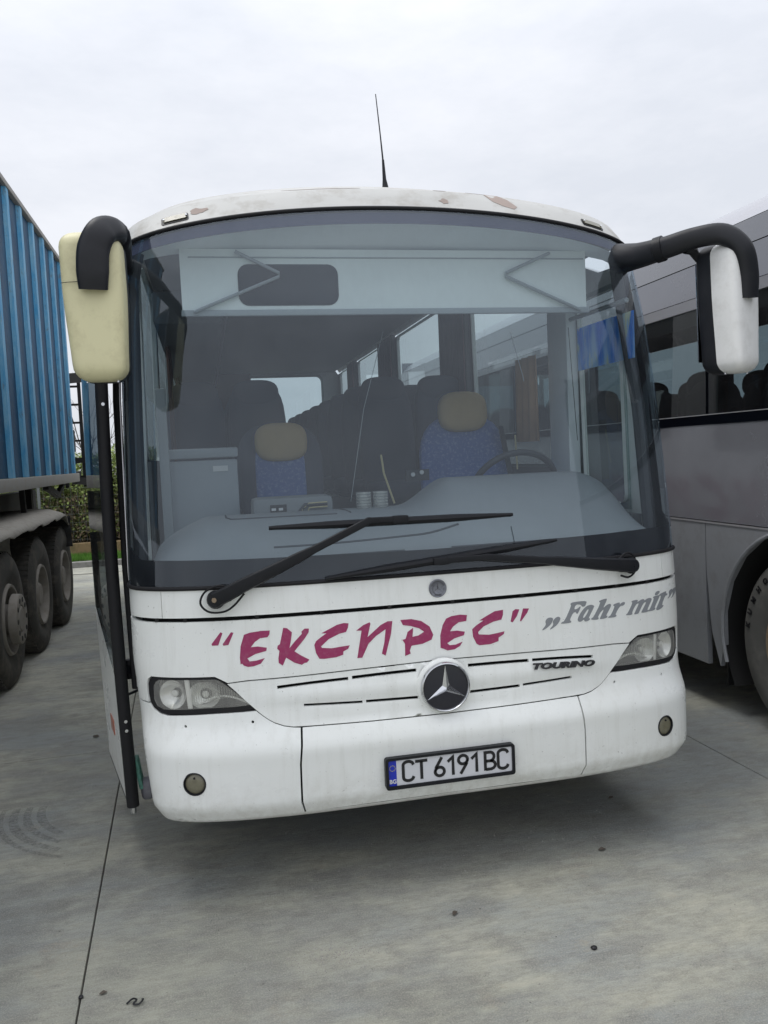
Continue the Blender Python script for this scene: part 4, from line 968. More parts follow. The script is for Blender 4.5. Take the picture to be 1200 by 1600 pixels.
# passenger seats
seat_proto = None
rows = [3.0+.80*k for k in range(8)]
for y in rows:
    for x in (-.92, -.48, .48, .92):
        if seat_proto is None:
            P0 = empty('passenger_seat', (x, y, 1.12), BUS); ox, oy = x, y
            c1_ = cushion('backrest', (x, y, 1.80), (.42, .12, .95), 'seatdark', P0, R(-10), p=4)
            c2_ = cushion('head_cover', (x, y-.02+.09, 2.20), (.34, .13, .22), 'seatdark', P0, R(-10), p=3)
            c3_ = cushion('cushion', (x, y-.28, 1.46), (.42, .46, .14), 'seatdark', P0, p=4)
            seat_proto = [c1_, c2_, c3_]; base_inv = P0
        else:
            q = P0.copy(); COL.objects.link(q); q.location = (x, y, 1.12)
            for c_ in seat_proto:
                d = c_.copy(); COL.objects.link(d); d.parent = q; d.matrix_parent_inverse = c_.matrix_parent_inverse

# ------------------------------------------------------------------ wipers
def off(u, z, d): return S(u, z)+SN(u, z)*d
def wiper(pu, pz, elbow, end, bl, hose, side):
    Wp = empty('wiper', off(pu, pz, .02), BUS)
    MB().cyl(off(pu, pz, -.002), off(pu, pz, .03), .030, 18).cyl(off(pu, pz, .03), off(pu, pz, .052), .036, 18, r2=.028).build('wiper_pivot', 'black', Wp)
    MB().cyl(off(pu, pz, .05), off(pu, pz, .063), .012, 8, r2=.009).build('pivot_nut', 'rimrust' if side < 0 else 'black', Wp)
    pts = []; rs = []
    for q in np.linspace(0, 1, 12):
        u = pu+(elbow[0]-pu)*q; z = pz+(elbow[1]-pz)*q
        pts.append(off(u, z, .045+.008*math.sin(math.pi*q))); rs.append(.031-.013*min(1, q*1.5) if q < .62 else .015)
    for q in np.linspace(.1, 1, 5):
        u = elbow[0]+(end[0]-elbow[0])*q; z = elbow[1]+(end[1]-elbow[1])*q
        pts.append(off(u, z, .045)); rs.append(.0125)
    MB().tube(pts, rs, 8, flat=.5, up=(0, 1, 0), fixed=True, sq=.7).build('wiper_arm', 'black', Wp)
    (u0, z0), (u1, z1) = bl
    P = [off(u0+(u1-u0)*q, z0+(z1-z0)*q, .026) for q in np.linspace(0, 1, 24)]
    rr_ = [.007+.0085*min(1, 4*min(q, 1-q)) for q in np.linspace(0, 1, 24)]
    MB().tube(P, rr_, 8, flat=.9, up=(0, 1, 0), fixed=True).build('wiper_blade', 'black', Wp)
    P = [off(u0+(u1-u0)*q, z0+(z1-z0)*q-.004, .010) for q in np.linspace(0, 1, 24)]
    MB().tube(P, .0045, 6).build('blade_rubber', 'rubber', Wp)
    e = off(end[0], end[1], .04)
    MB().box(e+Vector((-.032, -.012, -.016)), e+Vector((.032, .02, .014))).build('blade_joint', 'black', Wp, bevel=.005)
    MB().tube(catmull([off(*h, .035) for h in hose], 5), .0045, 6).build('washer_hose', 'rubber', Wp)
    d_ = Vector((elbow[0]-pu, 0, elbow[1]-pz)).normalized()
    MB().cyl(off(pu, pz, .045)+d_*.055-Vector((0, .0, .03)), off(pu, pz, .045)+d_*.055+Vector((0, 0, .03)), .012, 10).build('arm_hinge', 'black', Wp)
wiper(-.868, 1.197, (-.268, 1.463), (-.143, 1.462), ((-.655, 1.458), (.332, 1.452)), [(-.80, 1.232), (-.85, 1.248), (-.905, 1.228), (-.925, 1.185), (-.895, 1.152), (-.84, 1.150), (-.80, 1.172), (-.76, 1.215)], -1)
wiper(.858, 1.202, (.20, 1.288), (.012, 1.287), ((-.447, 1.250), (.517, 1.336)), [(.80, 1.205), (.80, 1.235), (.84, 1.255), (.875, 1.235), (.875, 1.18), (.84, 1.155), (.80, 1.165)], 1)
MB().tube([off(.34, 1.33, .004), off(.335, 1.37, .004), off(.33, 1.405, .004)], .0012, 5).build('glass_crack', 'frit', WS)

# ------------------------------------------------------------------ exterior mirrors
def shell(nm, rows_, mat, parent, p=4, nu=28, cap=True):
    """rows: (centre, half width, half depth, axis x, axis y)"""
    v = []; f = []; q = 2/p; sg = lambda a: math.copysign(abs(a)**q, a)
    for c, hw, hd, ax, ay in rows_:
        for i in range(nu):
            th = 2*math.pi*i/nu; v.append(Vector(c)+Vector(ax)*sg(math.cos(th))*hw+Vector(ay)*sg(math.sin(th))*hd)
    n = len(rows_)
    for j in range(n-1):
        for i in range(nu): f.append((j*nu+i, j*nu+(i+1) % nu, (j+1)*nu+(i+1) % nu, (j+1)*nu+i))
    f.append(tuple(range(nu))[::-1]); f.append(tuple(range((n-1)*nu, n*nu)))
    return meshobj(nm, v, f, mat, parent, angle=60)
def mirror(name_mat, cx, cy, z0, z1, wtop, wbot, lean, yaw, armpts, armr, drop, side):
    Mr = empty('mirror', (cx, cy, z1), BUS)
    ax = Vector((math.cos(yaw), math.sin(yaw), 0)); ay = Vector((-math.sin(yaw), math.cos(yaw), 0))
    rows_ = []; rin = []
    for t_ in [0, .004, .012, .025, .045, .07, .1, .2, .3, .4, .5, .6, .7, .8, .88, .92, .945, .968, .985, .995, 1]:
        z = z1+(z0-z1)*t_
        w = wtop+(wbot-wtop)*sm((t_-.35)/.65)
        H_ = z1-z0; rc = .055; dz2 = min((1-t_)*H_, t_*H_)
        cut = rc*(1-math.sqrt(max(0, 1-(max(0, rc-dz2)/rc)**2)))
        w -= cut; d = .075-cut*.95
        c = Vector((cx+lean*t_, cy, z))
        rows_.append((c, w, d, ax, ay))
        rin.append((c+ay*.055, w*.985, d*.95, ax, ay))
    shell('mirror_shell', rows_, name_mat, Mr, p=4.5)
    shell('mirror_body', rin, 'mirrorblack', Mr, p=5)
    cg = Vector((cx+lean*.5, cy, 0))+ay*(.055+.073)
    gl_ = MB(); zt_, zb_ = z1-.07, z0+.06; ww = wtop*.78
    gl_.add([cg-ax*ww+Vector((0,0,zt_)), cg+ax*ww+Vector((0,0,zt_)), cg+ax*ww*.9+Vector((0,0,zb_)), cg-ax*ww*.9+Vector((0,0,zb_))]+[cg-ax*ww+ay*.004+Vector((0,0,zt_)), cg+ax*ww+ay*.004+Vector((0,0,zt_)), cg+ax*ww*.9+ay*.004+Vector((0,0,zb_)), cg-ax*ww*.9+ay*.004+Vector((0,0,zb_))], [(0,1,2,3),(7,6,5,4),(0,4,5,1),(1,5,6,2),(2,6,7,3),(3,7,4,0)])
    gl_.build('mirror_glass', 'mirrorglass', Mr, smooth=False)
    pts = catmull(armpts, 7)
    n = len(pts); m_ = len(armpts)
    rs = [float(np.interp(i/(n-1), np.linspace(0, 1, m_), armr)) for i in range(n)]
    fl = [float(np.interp(i/(n-1), np.linspace(0, 1, m_), drop)) for i in range(n)]
    MB().tube(pts, rs, 16, flat=fl, up=(0, 1, 0), fixed=True, sq=.75).build('mirror_arm', 'mirrorblack', Mr)
    if side < 0:
        MB().tube([cg*0+Vector((cx-.104, cy-.066, 2.378)), Vector((cx-.08, cy-.0755, 2.379)), Vector((cx-.045, cy-.0765, 2.381))], .0013, 5).build('shell_seam', 'gap', Mr)
    for zz_, xx_ in ((z0+.03, -.06), (z0+.03, .06)): MB().cyl(Vector((cx+lean+xx_*.9, cy, z0+.004)), Vector((cx+lean+xx_*.9, cy, z0-.003)), .006, 8).build('screw', 'chrome', Mr)
    return Mr
ML = mirror('cream', -1.236, .055, 2.035, 2.565, .108, .093, .008, R(-4),
    [(-1.165, .64, 2.555), (-1.155, .40, 2.562), (-1.14, .19, 2.568), (-1.145, .035, 2.572), (-1.185, -.035, 2.552), (-1.217, -.05, 2.49), (-1.226, -.048, 2.41), (-1.229, -.036, 2.35)],
    [.034, .034, .036, .042, .052, .056, .056, .050], [1, 1, .95, .8, .65, .5, .45, .4], -1)
MR = mirror('whiteshell', 1.395, .09, 2.005, 2.56, .100, .082, .015, R(24),
    [(1.062, .452, 2.58), (1.095, .33, 2.567), (1.15, .20, 2.57), (1.235, .10, 2.588), (1.32, .03, 2.583), (1.385, .0, 2.52), (1.415, .002, 2.42), (1.420, .010, 2.315)],
    [.064, .054, .048, .045, .045, .046, .044, .040], [1, .9, .85, .8, .7, .6, .5, .5], 1)
# hinge collar on the right-hand arm
pp = Vector((1.135, .225, 2.568)); dd = Vector((.6, -.75, .12)).normalized()
MB().tube([pp-dd*.022, pp-dd*.018, pp+dd*.018, pp+dd*.022], [.047, .056, .056, .047], 16, flat=.9, up=(0, 1, 0)).build('arm_collar', 'black', MR)
MB().tube([(1.205, .14, 2.545), (1.25, .15, 2.545), (1.285, .16, 2.50)], [.018, .022, .012], 8).build('arm_bracket', 'mirrorblack', MR)

# ------------------------------------------------------------------ open front door
DR = empty('door', (-1.28, .46, .28), BUS)
pn_ = Vector((-1.285, .455, 0)); pf_ = Vector((-1.436, 1.16, 0)); dd = (pf_-pn_).normalized(); on = Vector((-dd.y, dd.x, 0))
if on.x > 0: on = -on
Ld = (pf_-pn_).length
def DF(a, z, d):     # a along the door, bulging gently; depth inward (towards the bus)
    bul = .020*math.sin(math.pi*min(1, max(0, (z-.3)/2.2)))
    return pn_+dd*a+on*(bul-d)+Vector((0, 0, z))
patch('door_skin', [(.0, .29), (Ld, .29), (Ld, 1.03), (.0, .80)], 'white', DR, DF, .08, thick=.018)
patch('door_glass', [(.0, .805), (Ld, 1.035), (Ld, 2.50), (.0, 2.50)], 'darkglass', DR, DF, .1, thick=.006)
patch('door_glass_backing', [(.02, .80), (.14, .84), (.14, 2.46), (.02, 2.46)], 'frit', DR, lambda a, z, d: DF(a, z, d+.009), .15, thick=.004)
nf = MB()
nf.tube([DF(-.012, z, .018) for z in np.linspace(.28, 2.52, 14)], .026, 10, flat=1.1, up=(0, 1, 0))
nf.build('door_edge_rubber', 'rubber', DR)
fr = MB(); fr.tube([DF(Ld, z, .018) for z in np.linspace(.28, 2.52, 14)], .014, 8); fr.bar(DF(0, 2.52, .018), DF(Ld, 2.52, .018), .035); fr.bar(DF(0, .28, .018), DF(Ld, .28, .018), .03)
fr.build('door_frame', 'black', DR)
patch('reflector', [(.30, .50), (.42, .50), (.42, .57), (.30, .57)], 'orange', DR, lambda a, z, d: DF(a, z, d-.003), .06, thick=.004)
MB().bar(DF(0, .87, .03), (-1.235, .50, .85), .022, .03).build('door_bracket', 'black', DR)
MB().box((-1.262, .485, .815), (-1.222, .525, .90)).build('door_bracket_block', 'black', DR, bevel=.008)
MB().tube([DF(0, .755, .03), (-1.21, .56, .752)], .006, 6).build('door_stay', 'black', DR)
for z in (.655, .615, 1.98): MB().cyl(DF(-.035, z, .018), DF(-.041, z, .018), .007, 8).build('door_bolt', 'chrome', DR)
MB().box((-1.245, .46, .34), (-1.228, .54, .47), Matrix.Rotation(R(-8), 3, 'Y')).build('brush_strip', 'brush', DR, bevel=.006)  # greenish brush strip at the foot of the door, no lamp
cushion('door_lower_hinge', (-1.205, .50, .33), (.055, .08, .09), 'bagged', DR)
MB().cyl(DF(-.01, .275, .018), DF(-.01, .25, .018), .014, 8).build('door_pin', 'chrome', DR)

# ------------------------------------------------------------------ road wheels
def wheel(parent, c, side, r=.52, w=.29, tyre='tyre', rim='rim', nuts=10, dual=False, letters=None, lugs=True, hub_out=.05, rrim=.29):
    """side = +1 when the outer face looks towards +X"""
    Wh = empty('wheel', c, parent); x = c[0]; y = c[1]; z = c[2]
    prof = [(-w, r*.60), (-w, r*.80), (-w*.97, r*.92), (-w*.90, r*.985), (-w*.78, r), (-w*.22, r), (-w*.10, r*.985), (-w*.02, r*.93), (.006, r*.80), (.004, r*.68), (-.012, r*.60), (-.02, rrim)]
    MB().lathe([(side*a, b_) for a, b_ in prof], c, 'X', 64).build('tyre', tyre, Wh)
    if lugs:
        lg = MB()
        for k in range(64):
            a = 2*math.pi*k/64
            for o_ in (-.76, -.26):
                ctr = Vector((x+side*w*o_, y+math.cos(a)*r, z+math.sin(a)*r))
                rot = Matrix.Rotation(a, 3, 'X')
                lg.box(ctr-Vector((w*.17, .0085, .014)), ctr+Vector((w*.17, .0035, .014)), rot, ctr)
        o = lg.build('tread', tyre, Wh, smooth=False); o['kind'] = 'stuff'
    MB().lathe([(side*-.02, rrim+.006), (side*.004, rrim-.004), (side*.002, rrim-.022), (side*-.03, rrim-.035), (side*-.11, rrim-.055), (side*-.125, rrim*.55), (side*(-.10), rrim*.5), (side*-.10, .02)], c, 'X', 48).build('rim', rim, Wh)
    hb = MB().lathe([(side*-.10, .13), (side*hub_out, .115), (side*(hub_out+.02), .095), (side*(hub_out+.022), .001)], c, 'X', 28); hb.build('hub', rim, Wh)
    for k in range(nuts):
        a = 2*math.pi*k/nuts; p = Vector((x-side*.10, y+.165*math.cos(a), z+.165*math.sin(a)))
        MB().cyl(p, p+Vector((side*.035, 0, 0)), .014, 6).build('wheel_nut', rim, Wh, smooth=False)
    if letters:
        for k, ch in enumerate(letters):
            a0 = R(9) + k*R(10.5)
            def plc(px, py, pz, a0=a0):
                rad = r*.82+py; an = a0+px/(r*.82)
                return (x+side*(.0075+pz), y+rad*math.cos(an), z+rad*math.sin(an))
            text('raised_letter', ch, .046, 'rubber', Wh, plc, bold=.002, extrude=.002)
    return Wh
for (x, y, s) in ((1.19, 2.45, 1), (-1.19, 2.45, -1), (1.19, 7.05, 1), (-1.19, 7.05, -1)):
    wheel(BUS, (x, y, .49), s, r=.49, w=.27)
MB().box((-1.0, .6, .38), (1.0, 9.2, .72)).build('underbody', 'chassis', BUS, smooth=False)
# ------------------------------------------------------------------ grey coach on the right
X2 = 2.2; YA, YB2 = -1.95, 9.9; W2 = 2.5
B2 = thing('grey_coach', (X2+W2/2, 4.0, 0), 'metallic grey coach with dark tinted windows and a dusty wheel, parked along the right edge', 'bus')
PX = [(.27, .012), (.6, .0), (1.2, .0), (1.8, .0), (2.54, .012), (2.62, .0), (2.83, .03), (3.0, .10), (3.10, .20), (3.18, .34), (3.25, .60), (3.29, 1.25)]
def bx(z): return float(np.interp(z, [p[0] for p in PX], [p[1] for p in PX]))
def B2F(s=1, off_=0):
    if s > 0: return lambda y, z, d: Vector((X2+bx(z)+d+off_, y, z))
    return lambda y, z, d: Vector((X2+W2-bx(z)-d-off_, y, z))
def arch2(cy, r, n=14, cz=.54): return [(cy+r*math.cos(R(a)), cz+r*math.sin(R(a))) for a in np.linspace(205, -25, n) if cz+r*math.sin(R(a)) > .285]
CYW, CYR = .72, 6.6
for s in (1, -1):
    fn = B2F(s)
    # lower skirt in panels, cut by the arches
    patch('lower_panel', [(YA, .30), (YA, 1.195)] + [(-.02, 1.195), (-.02, .30)], 'greylow', B2, fn, .2, thick=.03)
    ar = arch2(CYW, .665)
    patch('arch_panel', [(-.01, .29), (-.01, 1.195), (1.547, 1.195), (1.545, .9), (1.50, .50), (1.43, .30)] + [p for p in reversed(ar)] , 'greylow', B2, fn, .05, thick=.03)
    patch('lower_panel', [(1.558, .285), (3.2, .285), (3.2, 1.195), (1.553, 1.195)], 'greylow', B2, fn, .2, thick=.03)
    patch('lower_panel', [(3.21, .285), (5.7, .285), (5.7, 1.195), (3.21, 1.195)], 'greylow', B2, fn, .3, thick=.03)
    ar = arch2(CYR, .665)
    patch('arch_panel', [(5.71, .29), (5.71, 1.195), (7.6, 1.195), (7.6, .29)] + [p for p in reversed(ar)], 'greylow', B2, fn, .1, thick=.03)
    patch('lower_panel', [(7.61, .285), (YB2, .285), (YB2, 1.195), (7.61, 1.195)], 'greylow', B2, fn, .3, thick=.03)
    patch('side_panel', [(YA, 1.213), (YB2, 1.213), (YB2, 1.815), (YA, 1.815)], 'greymetal', B2, fn, .15, thick=.03)
    patch('window_sill', [(YA, 1.815), (YB2, 1.815), (YB2, 1.874), (YA, 1.874)], 'frit', B2, B2F(s, -.004), .4, thick=.03)
    patch('sill_trim', [(YA, 1.874), (YB2, 1.874), (YB2, 1.879), (YA, 1.879)], 'trimwhite', B2, B2F(s, -.006), .5, thick=.01)
    patch('belt_trim', [(YA, 1.197), (YB2, 1.197), (YB2, 1.207), (YA, 1.207)], 'trimwhite', B2, B2F(s, -.006), .5, thick=.02)
    if s > 0: patch('roof_rail', [(YA, 2.545), (YB2, 2.545), (YB2, 2.608), (YA, 2.608)], 'silverpaint', B2, B2F(s, -.012), .3, thick=.03)
    if s > 0: patch('cove_panel', [(YA, 2.615), (YB2, 2.615), (YB2, 2.825), (YA, 2.825)], 'covemid', B2, fn, .07, thick=.02)
    patch('cove_panel', [(YA, 2.832), (YB2, 2.832), (YB2, 2.992), (YA, 2.992)], 'covedark', B2, fn, .06, thick=.02)
    for y0, y1 in ((-1.90, -.16), (-.14, 1.5), (1.53, 3.1), (3.13, 4.8), (4.83, 6.5), (6.53, 8.2), (8.23, 9.85)):
        patch('window', [(y0, 1.88), (y1, 1.88), (y1, 2.545 if s > 0 else 2.83), (y0, 2.545 if s > 0 else 2.83)], 'darkglass', B2, B2F(s, .004), .3, thick=.004)
        MB().box((X2+(.02 if s > 0 else W2-.06), y1-.03, 1.87), (X2+(.06 if s > 0 else W2-.02), y1+.05, 2.56 if s > 0 else 2.84)).build('window_post', 'frit', B2, smooth=False)
    # arch lip
    for cy in (CYW, CYR): MB().tube([fn(y, z, 0)+Vector((-.004*s, 0, 0)) for y, z in arch2(cy, .665, 30)], .012, 8).build('arch_lip', 'greylow', B2)
    # inner arch
    for cy in (CYW, CYR):
        MB().add([(X2+(.02 if s > 0 else W2-.02)+q*s*.55, cy+.672*math.cos(R(a)), .54+.672*math.sin(R(a))) for a in range(-30, 211, 10) for q in (0, 1)], [(2*k, 2*k+1, 2*k+3, 2*k+2) for k in range(24)]).build('wheel_housing', 'gap', B2)
# roof, ends, floor
v = []; f = []
zz = [(z, o) for z, o in PX if z >= 2.99]; prof = [(X2+bx(z), z) for z in (2.996, 3.05, 3.10, 3.14, 3.18, 3.22, 3.25)] + [(X2+.9, 3.275), (X2+1.25, 3.29)]
prof += [(2*X2+W2-x, z) for x, z in reversed(prof[:-1])]
ys2 = [YA, YA+.1, 0, 2, 4, 6, 8, YB2]
for y in ys2:
    for x, z in prof: v.append((x, y, z))
k = len(prof)
for i in range(len(ys2)-1):
    for j in range(k-1): f.append((i*k+j, i*k+j+1, (i+1)*k+j+1, (i+1)*k+j))
meshobj('roof', v, f, 'silverpaint', B2)
M2 = MB()
for y0 in (YA+.01, YB2-.04):
    o = [(X2+.015, .3), (X2+W2-.015, .3), (X2+W2-.015, 1.25), (X2+.015, 1.25)]
    M2.box((X2+.015, y0, .30), (X2+W2-.015, y0+.03, 1.25)); M2.box((X2+.10, y0, 2.75), (X2+W2-.10, y0+.03, 3.15))
    M2.box((X2+.015, y0, 1.25), (X2+.15, y0+.03, 2.75)); M2.box((X2+W2-.15, y0, 1.25), (X2+W2-.015, y0+.03, 2.75))
M2.build('end_wall', 'greymetal', B2, smooth=False)
for y0 in (YA+.02, YB2-.03):
    MB().box((X2+.15, y0, 1.25), (X2+W2-.15, y0+.006, 2.75)).build('end_window', 'darkglass', B2, smooth=False)
MB().box((X2+.05, YA+.05, .55), (X2+W2-.05, CYW-.7, 1.3)).box((X2+.05, CYW+.7, .55), (X2+W2-.05, CYR-.7, 1.3)).box((X2+.05, CYR+.7, .55), (X2+W2-.05, YB2-.05, 1.3)).box((X2+.6, YA+.05, .6), (X2+W2-.6, YB2-.05, 1.32)).box((X2+.05, YA+.05, 1.22), (X2+W2-.05, YB2-.05, 1.34)).build('floor_and_holds', 'gap', B2, smooth=False)
MB().box((X2+.15, YA+.1, 2.985), (X2+W2-.15, YB2-.1, 3.0)).build('ceiling', 'intwall', B2, smooth=False)
p2 = None
for i in range(13):
    y = -1.2+.82*i
    for dx in (.42, .86, W2-.86, W2-.42):
        if p2 is None:
            P2 = empty('passenger_seat', (X2+dx, y, 1.34), B2); X0, Y0 = X2+dx, y
            p2 = [cushion('backrest', (X2+dx, y, 1.83), (.43, .13, .62), 'frit', P2, R(8), p=3), cushion('head_cover', (X2+dx, y+.03, 2.10), (.34, .13, .20), 'frit', P2, R(8), p=2.6)]
        else:
            q = P2.copy(); COL.objects.link(q); q.location = (X2+dx, y, 1.34)
            for c_ in p2:
                d = c_.copy(); COL.objects.link(d); d.parent = q; d.matrix_parent_inverse = c_.matrix_parent_inverse
wheel(B2, (X2+.03, CYW, .54), -1, r=.54, w=.30, tyre='tyre2', rim='rimrust', letters='KUMHO', rrim=.30, lugs=False)
wheel(B2, (X2+.03, CYR, .54), -1, r=.54, w=.30, tyre='tyre2', rim='rimrust', lugs=False)
wheel(B2, (X2+W2-.03, CYW, .54), 1, r=.54, w=.30, tyre='tyre2', rim='rimrust', lugs=False)
wheel(B2, (X2+W2-.03, CYR, .54), 1, r=.54, w=.30, tyre='tyre2', rim='rimrust', lugs=False)
MB().box((X2+.06, 1.405, .17), (X2+.50, 1.42, .78), Matrix.Rotation(R(4), 3, 'X')).build('mud_flap', 'rubber', B2, bevel=.004)
MB().box((X2-.003, 2.02, 1.225), (X2+.004, 2.22, 1.40)).build('panel_patch', 'greylow', B2, smooth=False)

# ------------------------------------------------------------------ blue tipper trailer on the left
XC = -2.6; WT = 2.45; Y0, Y1 = -.6, 8.62; Z0, Z1 = 1.66, 4.42
T = thing('tipper_trailer', (XC-WT/2, 4.5, 0), 'blue ribbed tipper trailer with grey bottom rail, mud-caked fender and three dusty wheels', 'trailer')
for xs_, s in ((XC, 1), (XC-WT, -1)):
    MB().box((min(xs_, xs_-s*.03)-0*s, Y0, Z0), (max(xs_, xs_-s*.03), Y1, Z1)).build('side_sheet', 'blue', T, smooth=False)
    MB().box((xs_-.05+s*.03, Y0-.02, Z0-.115), (xs_+.05+s*.03, Y1+.02, Z0-.002)).build('bottom_rail', 'greyrail', T, bevel=.008)
    MB().box((xs_-.03+s*.02, Y0-.02, Z1), (xs_+.03+s*.02, Y1+.02, Z1+.055)).build('top_rail', 'greyrail', T, bevel=.01)
    ribs = [Y0+.12] + [8.60-.615*k for k in range(15)][::-1]
    rib_me = None
    for y in ribs:
        if s < 0 and y not in ribs[::1]: continue
        if rib_me is None:
            # tapered hat profile
            w0, w1, dp = .072, .050, .036
            v = []
            for z in (Z0, (Z0+Z1)/2, Z1):
                for dy, dx in ((-w0, 0), (-w1, dp*s), (w1, dp*s), (w0, 0)): v.append((dx, dy, z))
            f = [(i*4+j, i*4+j+1, (i+1)*4+j+1, (i+1)*4+j) for i in range(2) for j in range(3)]
            o = meshobj('rib', v, f, 'bluerib' , T, smooth=False); rib_me = o.data
            # far flank keeps the body blue; crest and near flank painted a lit tone
            rib_me.materials.append(M['blue'])
            for p in rib_me.polygons:
                p.material_index = 1 if p.index % 3 == 2 else 0
            if s > 0: pass
        else:
            o = bpy.data.objects.new('rib', rib_me); link(o, T)
        o.location = (xs_, y, 0)
MB().box((XC-WT, Y1-.03, Z0), (XC, Y1, Z1)).box((XC-WT, Y0, Z0), (XC, Y0+.03, Z1)).build('end_sheet', 'blue', T, smooth=False)
MB().box((XC-WT+.03, Y0+.03, Z0), (XC-.03, Y1-.03, Z0+.05)).build('trailer_floor', 'chassis', T, smooth=False)
MB().box((XC-.75, Y0, 1.15), (XC-.60, Y1+.6, 1.45)).box((XC-WT+.6, Y0, 1.15), (XC-WT+.75, Y1+.6, 1.45)).build('chassis_beam', 'chassis', T, smooth=False)
MB().box((XC-.9, 1.5, .75), (XC-WT+.9, 6.9, 1.15)).build('suspension_frame', 'chassis', T, smooth=False)
MB().box((XC-.62, 3.2, 1.2), (XC-.10, 4.1, 1.56)).build('valve_box', 'chassis', T, bevel=.02)
MB().bar((XC-.02, 6.7, 1.53), (XC-.05, 7.7, 1.40), .06).bar((XC-.05, 7.65, 1.42), (XC-.05, 8.1, 1.54), .05).build('side_guard_bracket', 'chassis', T)
MB().bar((XC-.1, 5.85, 1.55), (XC-.1, 5.88, 1.28), .05).build('hanger', 'chassis', T)
MB().bar((XC-.4, 7.6, 1.5), (XC-.4, 7.62, .5), .12).build('hanger', 'chassis', T)
for cy in (3.95, 5.28, 6.63):
    wheel(T, (-2.46, cy, .535), 1, r=.55, w=.33, tyre='tyre', rim='rim', rrim=.285, hub_out=.055 if cy < 4 else -.04)
    wheel(T, (XC-WT+.12, cy, .535), -1, r=.55, w=.33, tyre='tyre', rim='rim', lugs=False)
# outer hub plate with slotted holes on the nearest wheel
hp = MB(); cy, cz = 3.95, .535
hp.lathe([(-.01, .205), (.05, .20), (.055, .19), (.052, .115), (.03, .105), (.03, .02)], (-2.46+.02, cy, cz), 'X', 40); HPn = hp.build('hub_plate', 'rim', T)
for k in range(10):
    a = 2*math.pi*k/10
    MB().cyl((-2.46+.066, cy+.158*math.cos(a), cz+.158*math.sin(a)), (-2.46+.0765, cy+.158*math.cos(a), cz+.158*math.sin(a)), .021, 12).build('hub_hole', 'chassis', HPn)
# fender: long top sheet with ragged drooping edge, end flap and near flap
rnd = random.Random(4); v = []; f = []; ys = np.linspace(3.35, 6.80, 46); cols = [(-3.05, 1.29), (-2.75, 1.30), (-2.56, 1.285), (-2.45, 1.245), (-2.405, 1.20)]
for y in ys:
    wv = .010*math.sin(y*9)+rnd.uniform(-.006, .006); e = sm((6.80-y)/.22)
    for j, (x, z) in enumerate(cols): v.append((x+(j > 2)*wv*.6, y, z-(.10*(1-e))+(j == 4)*wv*1.4+.006*math.sin(y*40)*(1 <= j <= 3)))
k = len(cols)
for i in range(len(ys)-1):
    for j in range(k-1): f.append((i*k+j, i*k+j+1, (i+1)*k+j+1, (i+1)*k+j))
o = meshobj('fender', v, f, 'mudgrey', T); md = o.modifiers.new('t', 'SOLIDIFY'); md.thickness = .012
def flap(nm, y, z0, z1, x0, x1, mat, tilt=0., n=8):
    v = []; f = []
    for i in range(n+1):
        z = z1+(z0-z1)*i/n; yy = y+tilt*(z1-z)+.012*math.sin(i*1.3)
        xa, xb = x0+.006*math.sin(i*2.1), x1+.008*math.sin(i*1.7+1)
        v += [(xa, yy, z), (xb, yy, z)]
    f = [(2*i, 2*i+1, 2*i+3, 2*i+2) for i in range(n)]
    o = meshobj(nm, v, f, mat, T); md = o.modifiers.new('t', 'SOLIDIFY'); md.thickness = .014
flap('mud_flap', 6.79, .84, 1.19, -3.0, -2.40, 'chassis', .08)
flap('mud_flap', 4.62, .70, 1.22, -2.95, -2.58, 'mudgrey', .0)
v = []; f = []
for i in range(15):
    z = 1.27-.075*i; y = 3.36-.38*math.sin(min(1, i/13)*1.4)+.0
    v += [(-3.05, y-.02, z), (-2.42+.008*math.sin(i*2.3), y, z)]
f = [(2*i, 2*i+1, 2*i+3, 2*i+2) for i in range(14)]
o = meshobj('front_fender_flap', v, f, 'mudgrey', T); md = o.modifiers.new('t', 'SOLIDIFY'); md.thickness = .014
# rear ladder and lamp cluster beyond the box
ld = MB()
for x in (-2.83, -2.58): ld.bar((x, 9.6, 1.45), (x, 9.6, 3.1), .045)
for z in np.arange(1.6, 3.1, .26): ld.bar((-2.83, 9.6, z), (-2.58, 9.6, z), .03)
ld.bar((-2.83, 9.6, 2.78), (-2.70, 8.66, 2.78), .03); ld.bar((-2.86, 9.6, 1.80), (-2.52, 9.5, 1.84), .06); ld.bar((-2.70, 8.62, 1.6), (-2.70, 9.7, 1.62), .12)
ld.bar((-2.70, 9.4, 1.55), (-2.52, 9.6, 1.52), .10)
ld.build('rear_ladder', 'chassis', T)
MB().box((-2.86, 9.2, 1.95), (-2.66, 9.5, 2.28)).build('air_tank', 'chassis', T, bevel=.03)
MB().box((-2.92, 9.0, 2.25), (-2.74, 9.05, 2.52)).box((-2.80, 9.0, 2.1), (-2.72, 9.2, 3.2)).build('end_bracket', 'rimrust', T, bevel=.01)
MB().bar((-2.72, 9.0, 2.95), (-2.52, 9.5, 3.02), .05, .14).build('tail_bracket', 'chassis', T)

